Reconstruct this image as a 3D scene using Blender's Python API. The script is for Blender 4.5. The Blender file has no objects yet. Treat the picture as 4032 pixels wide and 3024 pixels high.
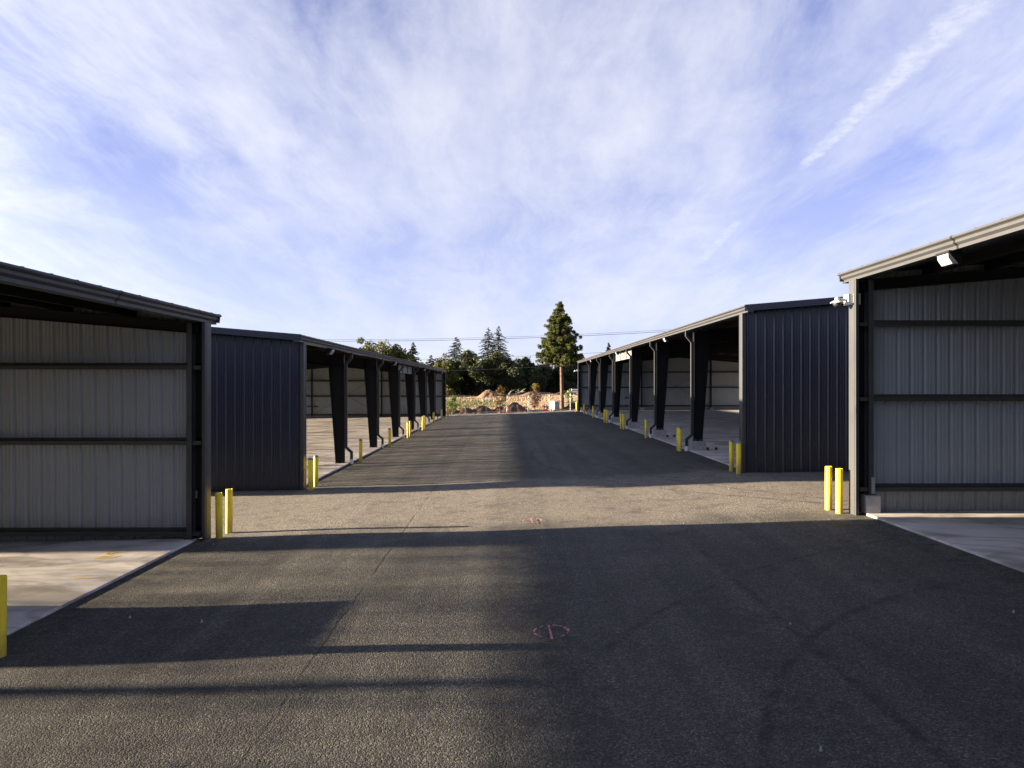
import bpy, math, random
import numpy as np
from mathutils import Vector, Matrix

random.seed(7)
RNG = np.random.default_rng(11)
scene = bpy.context.scene
COL = scene.collection
R = math.radians

# ------------------------------------------------------------------ camera
CAM_Z = 3.54
cam = bpy.data.cameras.new("camera")
cam.lens = 24.0
cam.sensor_width = 36.0
cam.sensor_fit = 'HORIZONTAL'
cam.clip_start = 0.05
cam.clip_end = 6000
camo = bpy.data.objects.new("camera", cam)
COL.objects.link(camo)
camo.location = (0, 0, CAM_Z)
camo.rotation_euler = (R(90.06), 0, R(-0.43))
scene.camera = camo

# ------------------------------------------------------------------ sun + sky
TAN_E = 0.147                       # low evening sun
SUN_DIR = Vector((-1.0, 0.05, TAN_E)).normalized()
sun = bpy.data.lights.new("sun", 'SUN')
sun.energy = 4.3
sun.angle = R(0.53)
sun.color = (1.0, 0.80, 0.57)
suno = bpy.data.objects.new("sun", sun)
COL.objects.link(suno)
suno.location = (-40, 2, 30)
suno.rotation_euler = (-SUN_DIR).to_track_quat('-Z', 'Y').to_euler()

world = bpy.data.worlds.new("World")
scene.world = world
world.use_nodes = True
WT = world.node_tree
WT.nodes.clear()


class NT:
    """terse node-tree helper"""
    def __init__(self, tree):
        self.t = tree

    def n(self, kind, **kw):
        nd = self.t.nodes.new(kind)
        ins = kw.pop('ins', {})
        for k, v in kw.items():
            setattr(nd, k, v)
        for k, v in ins.items():
            self.set(nd.inputs[k], v)
        return nd

    def set(self, sock, v):
        if isinstance(v, bpy.types.NodeSocket):
            self.t.links.new(v, sock)
        elif isinstance(v, bpy.types.Node):
            self.t.links.new(v.outputs[0], sock)
        else:
            sock.default_value = v

    def m(self, op, a, b=0.0, c=None, clamp=False):
        nd = self.n('ShaderNodeMath', operation=op, use_clamp=clamp)
        self.set(nd.inputs[0], a)
        self.set(nd.inputs[1], b)
        if c is not None:
            self.set(nd.inputs[2], c)
        return nd.outputs[0]

    def vm(self, op, a, b=None, scale=None):
        nd = self.n('ShaderNodeVectorMath', operation=op)
        self.set(nd.inputs[0], a)
        if b is not None:
            self.set(nd.inputs[1], b)
        if scale is not None:
            self.set(nd.inputs['Scale'], scale)
        return nd.outputs[1] if op in ('LENGTH', 'DOT_PRODUCT', 'DISTANCE') else nd.outputs[0]

    def ramp(self, fac, pts, interp='LINEAR'):
        nd = self.n('ShaderNodeValToRGB')
        cr = nd.color_ramp
        cr.interpolation = interp
        while len(cr.elements) < len(pts):
            cr.elements.new(0.5)
        for e, (p, c) in zip(cr.elements, pts):
            e.position = p
            e.color = c if len(c) == 4 else (*c, 1)
        self.set(nd.inputs[0], fac)
        return nd.outputs[0]

    def mix(self, fac, a, b, blend='MIX'):
        nd = self.n('ShaderNodeMix', data_type='RGBA', blend_type=blend)
        self.set(nd.inputs[0], fac)
        for s, v in ((nd.inputs[6], a), (nd.inputs[7], b)):
            if isinstance(v, tuple) and len(v) == 3:
                v = (*v, 1)
            self.set(s, v)
        return nd.outputs[2]

    def noise(self, vec, scale, detail=2, rough=0.5, dist=0.0):
        nd = self.n('ShaderNodeTexNoise', ins={'Scale': scale, 'Detail': detail,
                                              'Roughness': rough, 'Distortion': dist})
        if vec is not None:
            self.set(nd.inputs['Vector'], vec)
        return nd.outputs[0]

    def smooth(self, v, lo, hi):
        nd = self.n('ShaderNodeMapRange', interpolation_type='SMOOTHSTEP')
        self.set(nd.inputs[0], v)
        nd.inputs[1].default_value = lo
        nd.inputs[2].default_value = hi
        return nd.outputs[0]

    def xyz(self, v):
        nd = self.n('ShaderNodeSeparateXYZ')
        self.set(nd.inputs[0], v)
        return nd.outputs

    def comb(self, x, y, z=0.0):
        nd = self.n('ShaderNodeCombineXYZ')
        for s, v in zip(nd.inputs, (x, y, z)):
            self.set(s, v)
        return nd.outputs[0]

    def mapping(self, v, loc=(0, 0, 0), rot=(0, 0, 0), scale=(1, 1, 1)):
        nd = self.n('ShaderNodeMapping')
        self.set(nd.inputs[0], v)
        nd.inputs[1].default_value = loc
        nd.inputs[2].default_value = rot
        nd.inputs[3].default_value = scale
        return nd.outputs[0]


w = NT(WT)
sky = w.n('ShaderNodeTexSky', sky_type='NISHITA')
sky.sun_disc = False
sky.sun_elevation = math.atan(TAN_E)
sky.sun_rotation = R(90)
sky.altitude = 50
sky.air_density = 0.72
sky.dust_density = 0.5
sky.ozone_density = 2.2
SKY_STRENGTH = 0.05
CLOUD = 2.2
dirv = w.n('ShaderNodeTexCoord').outputs['Generated']
dx, dy, dz = w.xyz(dirv)
zc = w.m('ADD', w.m('MAXIMUM', dz, 0.0), 0.17)
px = w.m('DIVIDE', dx, zc)
py = w.m('DIVIDE', dy, zc)
P = w.comb(px, py)
# high thin cirrus: a soft veil, broken by fibrous streaks
warp = w.n('ShaderNodeTexNoise', ins={'Scale': 0.9, 'Detail': 3.0})
w.set(warp.inputs['Vector'], P)
Pw = w.vm('ADD', P, w.vm('SCALE', w.vm('SUBTRACT', warp.outputs[1], (0.5, 0.5, 0.5)), scale=0.5))
veil = w.noise(w.mapping(Pw, loc=(8.3, 3.9, 0), rot=(0, 0, R(-16)), scale=(1.0, 0.6, 1)), 1.1, 8, 0.6, 0.15)
fib = w.noise(w.mapping(Pw, loc=(7.7, 4.2, 0), rot=(0, 0, R(-22)), scale=(3.4, 0.8, 1)), 0.9, 9, 0.66, 0.2)
fine = w.noise(w.mapping(P, rot=(0, 0, R(-28)), scale=(8.0, 3.0, 1)), 1.6, 6, 0.65, 0.6)
cov = w.m('ADD', w.smooth(veil, 0.38, 0.70), w.m('MULTIPLY', w.smooth(fib, 0.36, 0.74), 0.75))
mott = w.noise(P, 13.0, 5, 0.7)
cov = w.m('MULTIPLY', cov, w.m('ADD', w.m('MULTIPLY', mott, 0.45), w.m('ADD', 0.42, w.m('MULTIPLY', fine, 0.65))))
# the veil is thicker low down, where the line of sight runs longer through it
low = w.m('POWER', w.m('SUBTRACT', 1.0, w.m('MAXIMUM', dz, 0.0)), 3.5)
cov = w.m('MULTIPLY', cov, w.m('ADD', 0.55, w.m('MULTIPLY', w.smooth(dz, 0.0, 0.35), 0.45)))
cov = w.m('ADD', cov, w.m('MULTIPLY', low, 1.5))


# contrails, straight streaks high up (bearing/elevation endpoints projected on the cloud sheet)
def contrail(a, b, w0, w1, strength, ragged):
    ax, ay = a
    bx, by = b
    L = math.hypot(bx - ax, by - ay)
    ux, uy = (bx - ax) / L, (by - ay) / L
    rx = w.m('SUBTRACT', px, ax)
    ry = w.m('SUBTRACT', py, ay)
    along = w.m('DIVIDE', w.m('ADD', w.m('MULTIPLY', rx, ux), w.m('MULTIPLY', ry, uy)), L)
    nz = w.noise(w.comb(w.m('MULTIPLY', along, 16.0), 0.0), 1.0, 3, 0.6)
    off = w.m('ADD', w.m('ADD', w.m('MULTIPLY', rx, -uy), w.m('MULTIPLY', ry, ux)),
              w.m('MULTIPLY', w.m('SUBTRACT', nz, 0.5), ragged))
    wid = w.m('ADD', w0, w.m('MULTIPLY', along, w1 - w0))
    t = w.m('DIVIDE', w.m('ABSOLUTE', off), wid)
    prof = w.m('SUBTRACT', 1.0, w.smooth(t, 0.25, 1.0))
    ends = w.m('MULTIPLY', w.smooth(along, 0.0, 0.16), w.m('SUBTRACT', 1.0, w.smooth(along, 0.9, 1.05)))
    puff = w.smooth(w.noise(P, 22.0, 6, 0.7), 0.40, 0.64)
    return w.m('MULTIPLY', w.m('MULTIPLY', prof, ends), w.m('MULTIPLY', w.m('ADD', 0.45, w.m('MULTIPLY', puff, 0.85)), strength))


def skyxy(X, Y):         # view direction (right, up per unit forward) -> cloud sheet
    L = math.sqrt(X * X + Y * Y + 1)
    d = (X / L, 1 / L, Y / L)
    return d[0] / (d[2] + 0.17), d[1] / (d[2] + 0.17)


trail = contrail(skyxy(0.425, 0.31), skyxy(0.73, 0.60), 0.018, 0.060, 0.7, 0.05)
trail2 = contrail(skyxy(0.28, 0.175), skyxy(0.345, 0.245), 0.03, 0.02, 0.35, 0.03)
cov = w.m('ADD', cov, w.m('ADD', trail, trail2), clamp=False)
skyc = w.mix(1.0, sky.outputs[0], (0.16, 0.255, 0.62), 'MULTIPLY')
# ice crystals scatter forward: the veil glows towards the sun
sdot = w.m('MAXIMUM', w.vm('DOT_PRODUCT', dirv, tuple(SUN_DIR)), 0.0)
glow = w.m('ADD', 1.0, w.m('MULTIPLY', w.m('POWER', sdot, 4.0), 1.6))
cl = w.vm('SCALE', (0.94 * CLOUD, 0.965 * CLOUD, 1.06 * CLOUD), scale=glow)
opac = w.m('SUBTRACT', 1.0, w.m('POWER', 2.718, w.m('MULTIPLY', cov, -0.95)))
tot = w.mix(opac, skyc, cl)
bg = w.n('ShaderNodeBackground', ins={'Strength': SKY_STRENGTH})
w.set(bg.inputs[0], tot)
wo = w.n('ShaderNodeOutputWorld')
w.set(wo.inputs[0], bg.outputs[0])

# ------------------------------------------------------------------ exposure / render
scene.view_settings.view_transform = 'Standard'
scene.view_settings.look = 'None'
scene.view_settings.exposure = 3.2
scene.view_settings.gamma = 1.0
scene.view_settings.use_curve_mapping = False
scene.cycles.use_denoising = True
scene.cycles.max_bounces = 8
scene.cycles.diffuse_bounces = 5
scene.cycles.glossy_bounces = 3
scene.cycles.sample_clamp_indirect = 4.0


# ------------------------------------------------------------------ helpers: objects
def tag(o, label=None, cat=None, group=None, kind=None):
    if label:
        o['label'] = label
    if cat:
        o['category'] = cat
    if group:
        o['group'] = group
    if kind:
        o['kind'] = kind
    return o


def empty(name, loc):
    o = bpy.data.objects.new(name, None)
    o.empty_display_size = 0.3
    o.location = loc
    COL.objects.link(o)
    return o


def origin_of(o):
    v = Vector((0, 0, 0))
    while o is not None:
        v += o.location
        o = o.parent
    return v


def link(name, mesh, parent=None, loc=None):
    o = bpy.data.objects.new(name, mesh)
    COL.objects.link(o)
    if parent is not None:
        o.parent = parent
    if loc is not None:
        o.location = loc
    return o


class MB:
    """collects world-space geometry; build() makes one object, local to its parent"""
    def __init__(self):
        self.v, self.f, self.mi = [], [], []
        self.cur = 0

    def add(self, vs, fs, mi=None):
        b = len(self.v)
        self.v.extend(vs)
        for f in fs:
            self.f.append(tuple(i + b for i in f))
            self.mi.append(self.cur if mi is None else mi)

    def box(self, x0, x1, y0, y1, z0, z1, mi=None):
        vs = [(x, y, z) for z in (z0, z1) for y in (y0, y1) for x in (x0, x1)]
        self.add(vs, [(0, 2, 3, 1), (4, 5, 7, 6), (0, 1, 5, 4), (2, 6, 7, 3), (0, 4, 6, 2), (1, 3, 7, 5)], mi)

    def hexa(self, bot, top, mi=None):
        self.add(list(bot) + list(top), [(3, 2, 1, 0), (4, 5, 6, 7), (0, 1, 5, 4), (1, 2, 6, 5), (2, 3, 7, 6), (3, 0, 4, 7)], mi)

    def extrude(self, ring, vec, caps=True, mi=None):
        n = len(ring)
        vs = list(ring) + [(p[0] + vec[0], p[1] + vec[1], p[2] + vec[2]) for p in ring]
        fs = [(i, (i + 1) % n, n + (i + 1) % n, n + i) for i in range(n)]
        if caps:
            fs += [tuple(range(n - 1, -1, -1)), tuple(range(n, 2 * n))]
        self.add(vs, fs, mi)

    def tube(self, pts, rad, n=8, caps=True, mi=None):
        pts = [Vector(p) for p in pts]
        if not hasattr(rad, '__len__'):
            rad = [rad] * len(pts)
        vs, fs = [], []
        for i, p in enumerate(pts):
            a = pts[max(i - 1, 0)]
            c = pts[min(i + 1, len(pts) - 1)]
            d = (c - a).normalized()
            up = Vector((0, 0, 1)) if abs(d.z) < 0.9 else Vector((1, 0, 0))
            s = d.cross(up).normalized()
            t = s.cross(d).normalized()
            for k in range(n):
                an = 2 * math.pi * k / n
                q = p + (s * math.cos(an) + t * math.sin(an)) * rad[i]
                vs.append(tuple(q))
        for i in range(len(pts) - 1):
            for k in range(n):
                fs.append((i * n + k, i * n + (k + 1) % n, (i + 1) * n + (k + 1) % n, (i + 1) * n + k))
        if caps:
            fs.append(tuple(range(n - 1, -1, -1)))
            fs.append(tuple((len(pts) - 1) * n + k for k in range(n)))
        self.add(vs, fs, mi)

    def lathe(self, c, prof, n=20, mi=None):
        vs, fs = [], []
        for r, z in prof:
            for k in range(n):
                a = 2 * math.pi * k / n
                vs.append((c[0] + r * math.cos(a), c[1] + r * math.sin(a), c[2] + z))
        for i in range(len(prof) - 1):
            for k in range(n):
                fs.append((i * n + k, i * n + (k + 1) % n, (i + 1) * n + (k + 1) % n, (i + 1) * n + k))
        fs.append(tuple(range(n - 1, -1, -1)))
        fs.append(tuple((len(prof) - 1) * n + k for k in range(n)))
        self.add(vs, fs, mi)

    def mesh(self, name, mats, off=(0, 0, 0), smooth=False):
        me = bpy.data.meshes.new(name)
        me.from_pydata([(x - off[0], y - off[1], z - off[2]) for x, y, z in self.v], [], self.f)
        for m in (mats if isinstance(mats, (list, tuple)) else [mats]):
            me.materials.append(m)
        me.polygons.foreach_set('material_index', self.mi)
        if smooth:
            me.polygons.foreach_set('use_smooth', [True] * len(self.f))
            me.update()
            try:
                me.set_sharp_from_angle(angle=R(40))
            except Exception:
                pass
        me.update()
        return me

    def build(self, name, mats, parent=None, at=None, smooth=False):
        """at: world position for the new object's own origin"""
        po = origin_of(parent) if parent is not None else Vector((0, 0, 0))
        loc = Vector(at) if at is not None else (po if parent is not None else Vector((0, 0, 0)))
        o = link(name, self.mesh(name, mats, loc, smooth), parent)
        o.location = loc - po
        return o


def np_mesh(name, verts, quads, mat, mats_idx=None):
    me = bpy.data.meshes.new(name)
    nv, nf = len(verts), len(quads)
    k = quads.shape[1]
    me.vertices.add(nv)
    me.vertices.foreach_set('co', verts.astype(np.float32).ravel())
    me.loops.add(nf * k)
    me.loops.foreach_set('vertex_index', quads.astype(np.int32).ravel())
    me.polygons.add(nf)
    me.polygons.foreach_set('loop_start', np.arange(0, nf * k, k, dtype=np.int32))
    me.polygons.foreach_set('loop_total', np.full(nf, k, dtype=np.int32))
    for m in (mat if isinstance(mat, (list, tuple)) else [mat]):
        me.materials.append(m)
    me.update(calc_edges=True)
    return me


# ------------------------------------------------------------------ materials
def new_mat(name):
    m = bpy.data.materials.new(name)
    m.use_nodes = True
    t = m.node_tree
    b = t.nodes['Principled BSDF']
    return m, NT(t), b


def paint(name, col, rough=0.45, var=0.12, scale=1.3, spec=0.5, metal=0.0, bump=0.0, bscale=40, dirt=None, splash=None):
    m, h, b = new_mat(name)
    pos = h.n('ShaderNodeNewGeometry').outputs['Position']
    nz = h.noise(pos, scale, 5, 0.6)
    lo = tuple(c * (1 - var) for c in col)
    hi = tuple(min(1, c * (1 + var)) for c in col)
    c = h.ramp(nz, [(0.3, lo), (0.7, hi)])
    if dirt:
        st = h.noise(h.mapping(pos, scale=(6, 6, 0.35)), 1.0, 5, 0.65)
        c = h.mix(h.m('MULTIPLY', h.smooth(st, 0.5, 0.8), dirt[1]), c, dirt[0])
    if splash:
        oz = h.xyz(h.n('ShaderNodeTexCoord').outputs['Object'])[2]
        sp = h.m('SUBTRACT', 1.0, h.smooth(h.m('ADD', oz, h.m('MULTIPLY', h.m('SUBTRACT', h.noise(pos, 2.2, 6, 0.7), 0.5), 0.9)), 0.05, 0.65))
        c = h.mix(h.m('MULTIPLY', sp, splash[1]), c, splash[0])
    h.set(b.inputs['Base Color'], c)
    rr = h.noise(pos, scale * 5, 3)
    h.set(b.inputs['Roughness'], h.m('ADD', rough - 0.08, h.m('MULTIPLY', rr, 0.16)))
    b.inputs['Metallic'].default_value = metal
    b.inputs['Specular IOR Level'].default_value = spec
    if bump:
        bn = h.n('ShaderNodeBump', ins={'Strength': bump, 'Distance': 0.01})
        h.set(bn.inputs['Height'], h.noise(pos, bscale, 3))
        h.set(b.inputs['Normal'], bn.outputs[0])
    return m


M_NAVY = paint('navy_panel_paint', (0.007, 0.0135, 0.032), 0.34, 0.10, 0.8, spec=0.6, dirt=((0.014, 0.015, 0.018), 0.3), splash=((0.05, 0.045, 0.038), 0.35))
M_LINER = paint('pale_grey_liner', (0.24, 0.272, 0.29), 0.5, 0.05, 0.9, dirt=((0.16, 0.165, 0.165), 0.35), splash=((0.13, 0.125, 0.115), 0.5))
M_STEEL = paint('charcoal_steel', (0.0085, 0.009, 0.0105), 0.5, 0.15, 1.5, spec=0.22)
M_GIRT = paint('girt_grey_steel', (0.040, 0.041, 0.039), 0.5, 0.2, 2.0, spec=0.3)
M_COLG = paint('corner_column_grey', (0.045, 0.047, 0.048), 0.5, 0.2, 2.0, spec=0.3)
M_TRIM = paint('bronze_trim', (0.042, 0.045, 0.049), 0.45, 0.10, 1.0, spec=0.3, dirt=((0.06, 0.056, 0.05), 0.3))
M_ROOF = paint('roof_charcoal', (0.011, 0.0115, 0.013), 0.5, 0.1, 0.5, spec=0.3)
M_PORTAL = paint('portal_grey', (0.16, 0.16, 0.155), 0.5, 0.1, 1.0)
M_YELLOW = paint('bollard_yellow', (0.86, 0.66, 0.03), 0.38, 0.08, 4.0, dirt=((0.38, 0.27, 0.05), 0.6), splash=((0.16, 0.13, 0.07), 0.55))
M_CAP = paint('bollard_cap_grey', (0.16, 0.17, 0.19), 0.55, 0.15, 9.0)
M_PIER = paint('pier_concrete', (0.32, 0.32, 0.318), 0.85, 0.22, 6.0, bump=0.5, bscale=60, dirt=((0.2, 0.2, 0.19), 0.5))
M_WHITE = paint('white_plastic', (0.50, 0.50, 0.49), 0.4, 0.05, 3.0)
M_PVC = paint('pvc_white', (0.70, 0.71, 0.72), 0.45, 0.08, 12.0, dirt=((0.4, 0.38, 0.34), 0.5))
M_LENS = paint('lamp_lens', (0.32, 0.33, 0.33), 0.15, 0.03, 8.0)
M_BLACK = paint('black_rubber', (0.012, 0.012, 0.014), 0.5, 0.2, 6.0)
M_GALV = paint('galvanised', (0.34, 0.36, 0.37), 0.4, 0.15, 14.0, metal=0.6)
M_PINK = paint('pink_spray', (0.42, 0.14, 0.19), 0.8, 0.2, 20.0)
M_YPAINT = paint('yellow_spray', (0.62, 0.42, 0.004), 0.8, 0.15, 12.0)
M_RED = paint('cone_orange', (0.75, 0.085, 0.03), 0.5, 0.1, 8.0)
M_WIRE = paint('wire_dark', (0.05, 0.05, 0.055), 0.5, 0.1, 1.0)
M_CAB = paint('cabinet_cream', (0.36, 0.345, 0.31), 0.5, 0.06, 4.0, dirt=((0.4, 0.36, 0.3), 0.3))
M_WOOD = paint('dead_wood', (0.34, 0.30, 0.26), 0.9, 0.3, 6.0)


def bark(name, a, b2):
    m, h, b = new_mat(name)
    pos = h.n('ShaderNodeNewGeometry').outputs['Position']
    nz = h.noise(h.mapping(pos, scale=(1, 1, 0.35)), 9.0, 6, 0.7)
    h.set(b.inputs['Base Color'], h.ramp(nz, [(0.35, a), (0.62, b2)]))
    b.inputs['Roughness'].default_value = 0.9
    bn = h.n('ShaderNodeBump', ins={'Strength': 0.9, 'Distance': 0.05})
    h.set(bn.inputs['Height'], nz)
    h.set(b.inputs['Normal'], bn.outputs[0])
    return m


M_PBARK = bark('pine_bark', (0.035, 0.022, 0.017), (0.13, 0.078, 0.054))
M_BARK = bark('dark_bark', (0.035, 0.028, 0.022), (0.12, 0.10, 0.08))


def foliage(name, cols, scale=0.6, transl=0.25):
    m, h, b = new_mat(name)
    pos = h.n('ShaderNodeNewGeometry').outputs['Position']
    nz = h.noise(pos, scale, 4, 0.65)
    rnd = h.n('ShaderNodeNewGeometry').outputs['Random Per Island']
    f = h.m('ADD', h.m('MULTIPLY', nz, 0.75), h.m('MULTIPLY', rnd, 0.3))
    k = len(cols)
    c = h.ramp(f, [(0.28 + 0.5 * i / max(1, k - 1), cols[i]) for i in range(k)])
    h.set(b.inputs['Base Color'], c)
    b.inputs['Roughness'].default_value = 0.65
    b.inputs['Specular IOR Level'].default_value = 0.25
    tr = h.n('ShaderNodeBsdfTranslucent')
    h.set(tr.inputs[0], c)
    mx = h.n('ShaderNodeMixShader', ins={0: transl})
    out = h.t.nodes['Material Output']
    h.t.links.new(b.outputs[0], mx.inputs[1])
    h.t.links.new(tr.outputs[0], mx.inputs[2])
    h.t.links.new(mx.outputs[0], out.inputs[0])
    return m


M_PINE = foliage('pine_needles', [(0.026, 0.040, 0.012), (0.075, 0.092, 0.022), (0.14, 0.13, 0.032)], 0.9)
M_SPRUCE = foliage('spruce_needles', [(0.010, 0.017, 0.013), (0.022, 0.032, 0.022), (0.038, 0.046, 0.028)], 0.8, 0.12)
M_DARKLEAF = foliage('dark_leaves', [(0.012, 0.020, 0.009), (0.032, 0.043, 0.016), (0.075, 0.078, 0.026)], 0.35, 0.15)
M_OLIVE = foliage('olive_leaves', [(0.028, 0.045, 0.010), (0.075, 0.095, 0.018), (0.14, 0.105, 0.026)], 0.35, 0.25)
M_PALELEAF = foliage('pale_leaves', [(0.05, 0.06, 0.025), (0.09, 0.095, 0.04), (0.13, 0.12, 0.05)], 0.5, 0.3)
M_LIME = foliage('sapling_leaves', [(0.06, 0.12, 0.012), (0.12, 0.21, 0.02), (0.20, 0.25, 0.03)], 2.5, 0.35)
M_AUTUMN = foliage('autumn_leaves', [(0.06, 0.085, 0.015), (0.12, 0.09, 0.02), (0.15, 0.065, 0.02)], 3.0, 0.3)
M_BROWNLEAF = foliage('brown_leaves', [(0.09, 0.045, 0.025), (0.17, 0.09, 0.05), (0.24, 0.14, 0.08)], 2.0, 0.2)
M_WEED = foliage('weed_leaves', [(0.03, 0.05, 0.014), (0.07, 0.085, 0.025), (0.14, 0.11, 0.04)], 1.0, 0.2)
M_STRAW = foliage('dry_grass', [(0.23, 0.17, 0.11), (0.28, 0.21, 0.135), (0.33, 0.255, 0.165)], 0.4, 0.2)


def mat_asphalt():
    m, h, b = new_mat('asphalt')
    pos = h.n('ShaderNodeNewGeometry').outputs['Position']
    x, y, z = h.xyz(pos)
    vor = h.n('ShaderNodeTexVoronoi', ins={'Scale': 62.0, 'Randomness': 1.0})
    h.set(vor.inputs['Vector'], pos)
    stone = h.xyz(vor.outputs['Color'])[0]
    vor2 = h.n('ShaderNodeTexVoronoi', ins={'Scale': 26.0})
    h.set(vor2.inputs['Vector'], pos)
    big = h.noise(pos, 0.22, 5, 0.6, 0.5)
    mid = h.noise(pos, 1.7, 6, 0.7)
    gr = h.noise(pos, 9.0, 4, 0.7)
    base = h.ramp(big, [(0.32, (0.044, 0.0445, 0.040)), (0.68, (0.070, 0.069, 0.060))])
    base = h.mix(1.0, base, h.ramp(stone, [(0.0, (0.42, 0.42, 0.43)), (0.5, (0.9, 0.9, 0.9)), (0.9, (1.5, 1.48, 1.44)), (1.0, (2.6, 2.5, 2.4))]), 'MULTIPLY')
    # roller lanes and drip streaks run along the lane
    lane = h.noise(h.comb(h.m('MULTIPLY', x, 1.5), h.m('MULTIPLY', y, 0.045), 0.0), 1.0, 5, 0.6)
    base = h.mix(1.0, base, h.ramp(lane, [(0.30, (0.68, 0.69, 0.71)), (0.52, (1.0, 1.0, 1.0)), (0.72, (1.28, 1.26, 1.22))]), 'MULTIPLY')
    # raked, crumbly joint along both slab edges
    edge = h.m('MINIMUM', h.m('ABSOLUTE', h.m('ADD', x, 7.05)), h.m('ABSOLUTE', h.m('SUBTRACT', x, 8.17)))
    crumb = h.m('MULTIPLY', h.m('SUBTRACT', 1.0, h.smooth(edge, 0.2, 1.3)), h.smooth(h.noise(h.mapping(pos, rot=(0, 0, R(35)), scale=(1, 3.2, 1)), 1.6, 6, 0.75), 0.5, 0.62))
    base = h.mix(h.m('MULTIPLY', crumb, 0.75), base, (0.016, 0.016, 0.016))
    # oil drips
    dv = h.n('ShaderNodeTexVoronoi', ins={'Scale': 0.55, 'Randomness': 1.0})
    h.set(dv.inputs['Vector'], h.vm('ADD', pos, h.vm('SCALE', h.comb(mid, gr, 0.0), scale=0.25)))
    drip = h.m('MULTIPLY', h.m('SUBTRACT', 1.0, h.smooth(dv.outputs['Distance'], 0.05, 0.17)), h.smooth(h.xyz(dv.outputs['Color'])[1], 0.62, 0.72))
    base = h.mix(h.m('MULTIPLY', drip, 0.6), base, (0.018, 0.018, 0.019))
    # dusty, gravelly cross aisle between the sheds, lightened further to boost its sunlit band
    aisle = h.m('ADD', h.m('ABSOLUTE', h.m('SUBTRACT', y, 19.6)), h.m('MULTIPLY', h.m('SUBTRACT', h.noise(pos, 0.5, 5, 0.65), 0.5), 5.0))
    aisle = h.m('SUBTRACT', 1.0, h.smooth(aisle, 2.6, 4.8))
    sunlit_dust = h.mix(1.0, h.ramp(stone, [(0.0, (0.045, 0.042, 0.037)), (0.5, (0.145, 0.130, 0.106)), (1.0, (0.31, 0.28, 0.235))]), (1.0, 1.0, 1.0), 'MULTIPLY')
    base = h.mix(h.m('MULTIPLY', aisle, 0.7), base, sunlit_dust)
    base = h.mix(h.m('MULTIPLY', h.smooth(mid, 0.48, 0.70), 0.55), base, (0.026, 0.026, 0.025))
    base = h.mix(h.m('MULTIPLY', h.smooth(gr, 0.58, 0.75), 0.5), base, (0.03, 0.03, 0.031))
    # tyre tracks: longitudinal wear plus arcs where trucks swing into the sheds
    wob = h.m('MULTIPLY', h.m('SUBTRACT', h.noise(h.comb(0.0, h.m('MULTIPLY', y, 0.13), 0.0), 1.0, 2), 0.5), 1.1)
    brk = h.smooth(h.noise(pos, 3.1, 6, 0.8), 0.42, 0.60)
    marks = None

    def band(d, half, soft, amt):
        v = h.m('SUBTRACT', 1.0, h.smooth(h.m('ABSOLUTE', d), half, half + soft))
        return h.m('MULTIPLY', h.m('MULTIPLY', v, amt), h.m('ADD', 0.12, h.m('MULTIPLY', brk, 0.88)))

    specs = []
    for x0, half, amt in ((0.35, 0.55, 0.42), (-3.55, 0.25, 0.25), (-1.1, 0.14, 0.12), (3.0, 0.3, 0.22), (4.8, 0.22, 0.18)):
        specs.append(band(h.m('SUBTRACT', h.m('SUBTRACT', x, x0), wob), half, 0.30, amt))
    def arc(p, q, r_):           # circle through three points on the ground
        ax, ay, bx, by, cx_, cy_ = *p, *q, *r_
        dd = 2 * (ax * (by - cy_) + bx * (cy_ - ay) + cx_ * (ay - by))
        ux = ((ax * ax + ay * ay) * (by - cy_) + (bx * bx + by * by) * (cy_ - ay) + (cx_ * cx_ + cy_ * cy_) * (ay - by)) / dd
        uy = ((ax * ax + ay * ay) * (cx_ - bx) + (bx * bx + by * by) * (ax - cx_) + (cx_ * cx_ + cy_ * cy_) * (bx - ax)) / dd
        return ux, uy, math.hypot(ax - ux, ay - uy)
    arcs = [(*arc((2.4, 6.3), (3.66, 8.3), (6.6, 10.3)), 0.05, 0.95), (*arc((2.07, 9.5), (4.2, 11.5), (8.0, 13.4)), 0.04, 0.75),
            (*arc((1.15, 31), (1.98, 25.6), (2.95, 23.2)), 0.10, 0.9), (*arc((2.9, 31), (3.6, 26.5), (4.6, 23.6)), 0.10, 0.7),
            (*arc((0.2, 60), (1.6, 50), (6.5, 42)), 0.14, 0.8), (*arc((-1.5, 60), (-2.6, 51), (-6.5, 44)), 0.14, 0.8),
            (*arc((-2.0, 48), (-3.0, 41), (-6.5, 35)), 0.10, 0.6), (*arc((2.0, 58), (3.4, 51), (7.5, 45)), 0.12, 0.6)]
    for cx, cy, r, half, amt in arcs:
        d = h.m('SUBTRACT', h.vm('LENGTH', h.vm('SUBTRACT', h.comb(x, y, 0.0), (cx, cy, 0.0))), r)
        d = h.m('ADD', d, h.m('MULTIPLY', wob, 0.2))
        specs.append(band(d, half * 0.6, 0.07, amt * 0.85))
    specs.append(h.m('MULTIPLY', band(h.m('ADD', h.m('SUBTRACT', x, 3.68), h.m('MULTIPLY', wob, 0.12)), 0.02, 0.09, 0.75), h.m('SUBTRACT', 1.0, h.smooth(y, 12.0, 15.0))))
    for s in specs:
        marks = s if marks is None else h.m('MAXIMUM', marks, s)
    marks = h.m('MULTIPLY', marks, h.smooth(h.noise(pos, 0.16, 3, 0.6), 0.27, 0.48))
    base = h.mix(h.m('MINIMUM', h.m('MULTIPLY', marks, 1.25), 0.85), base, h.mix(1.0, base, (0.42, 0.43, 0.46), 'MULTIPLY'))
    # paving seam
    sw = h.m('MULTIPLY', h.m('SUBTRACT', h.noise(h.comb(0.0, h.m('MULTIPLY', y, 0.8), 0.0), 1.0, 4, 0.7), 0.5), 0.16)
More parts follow.
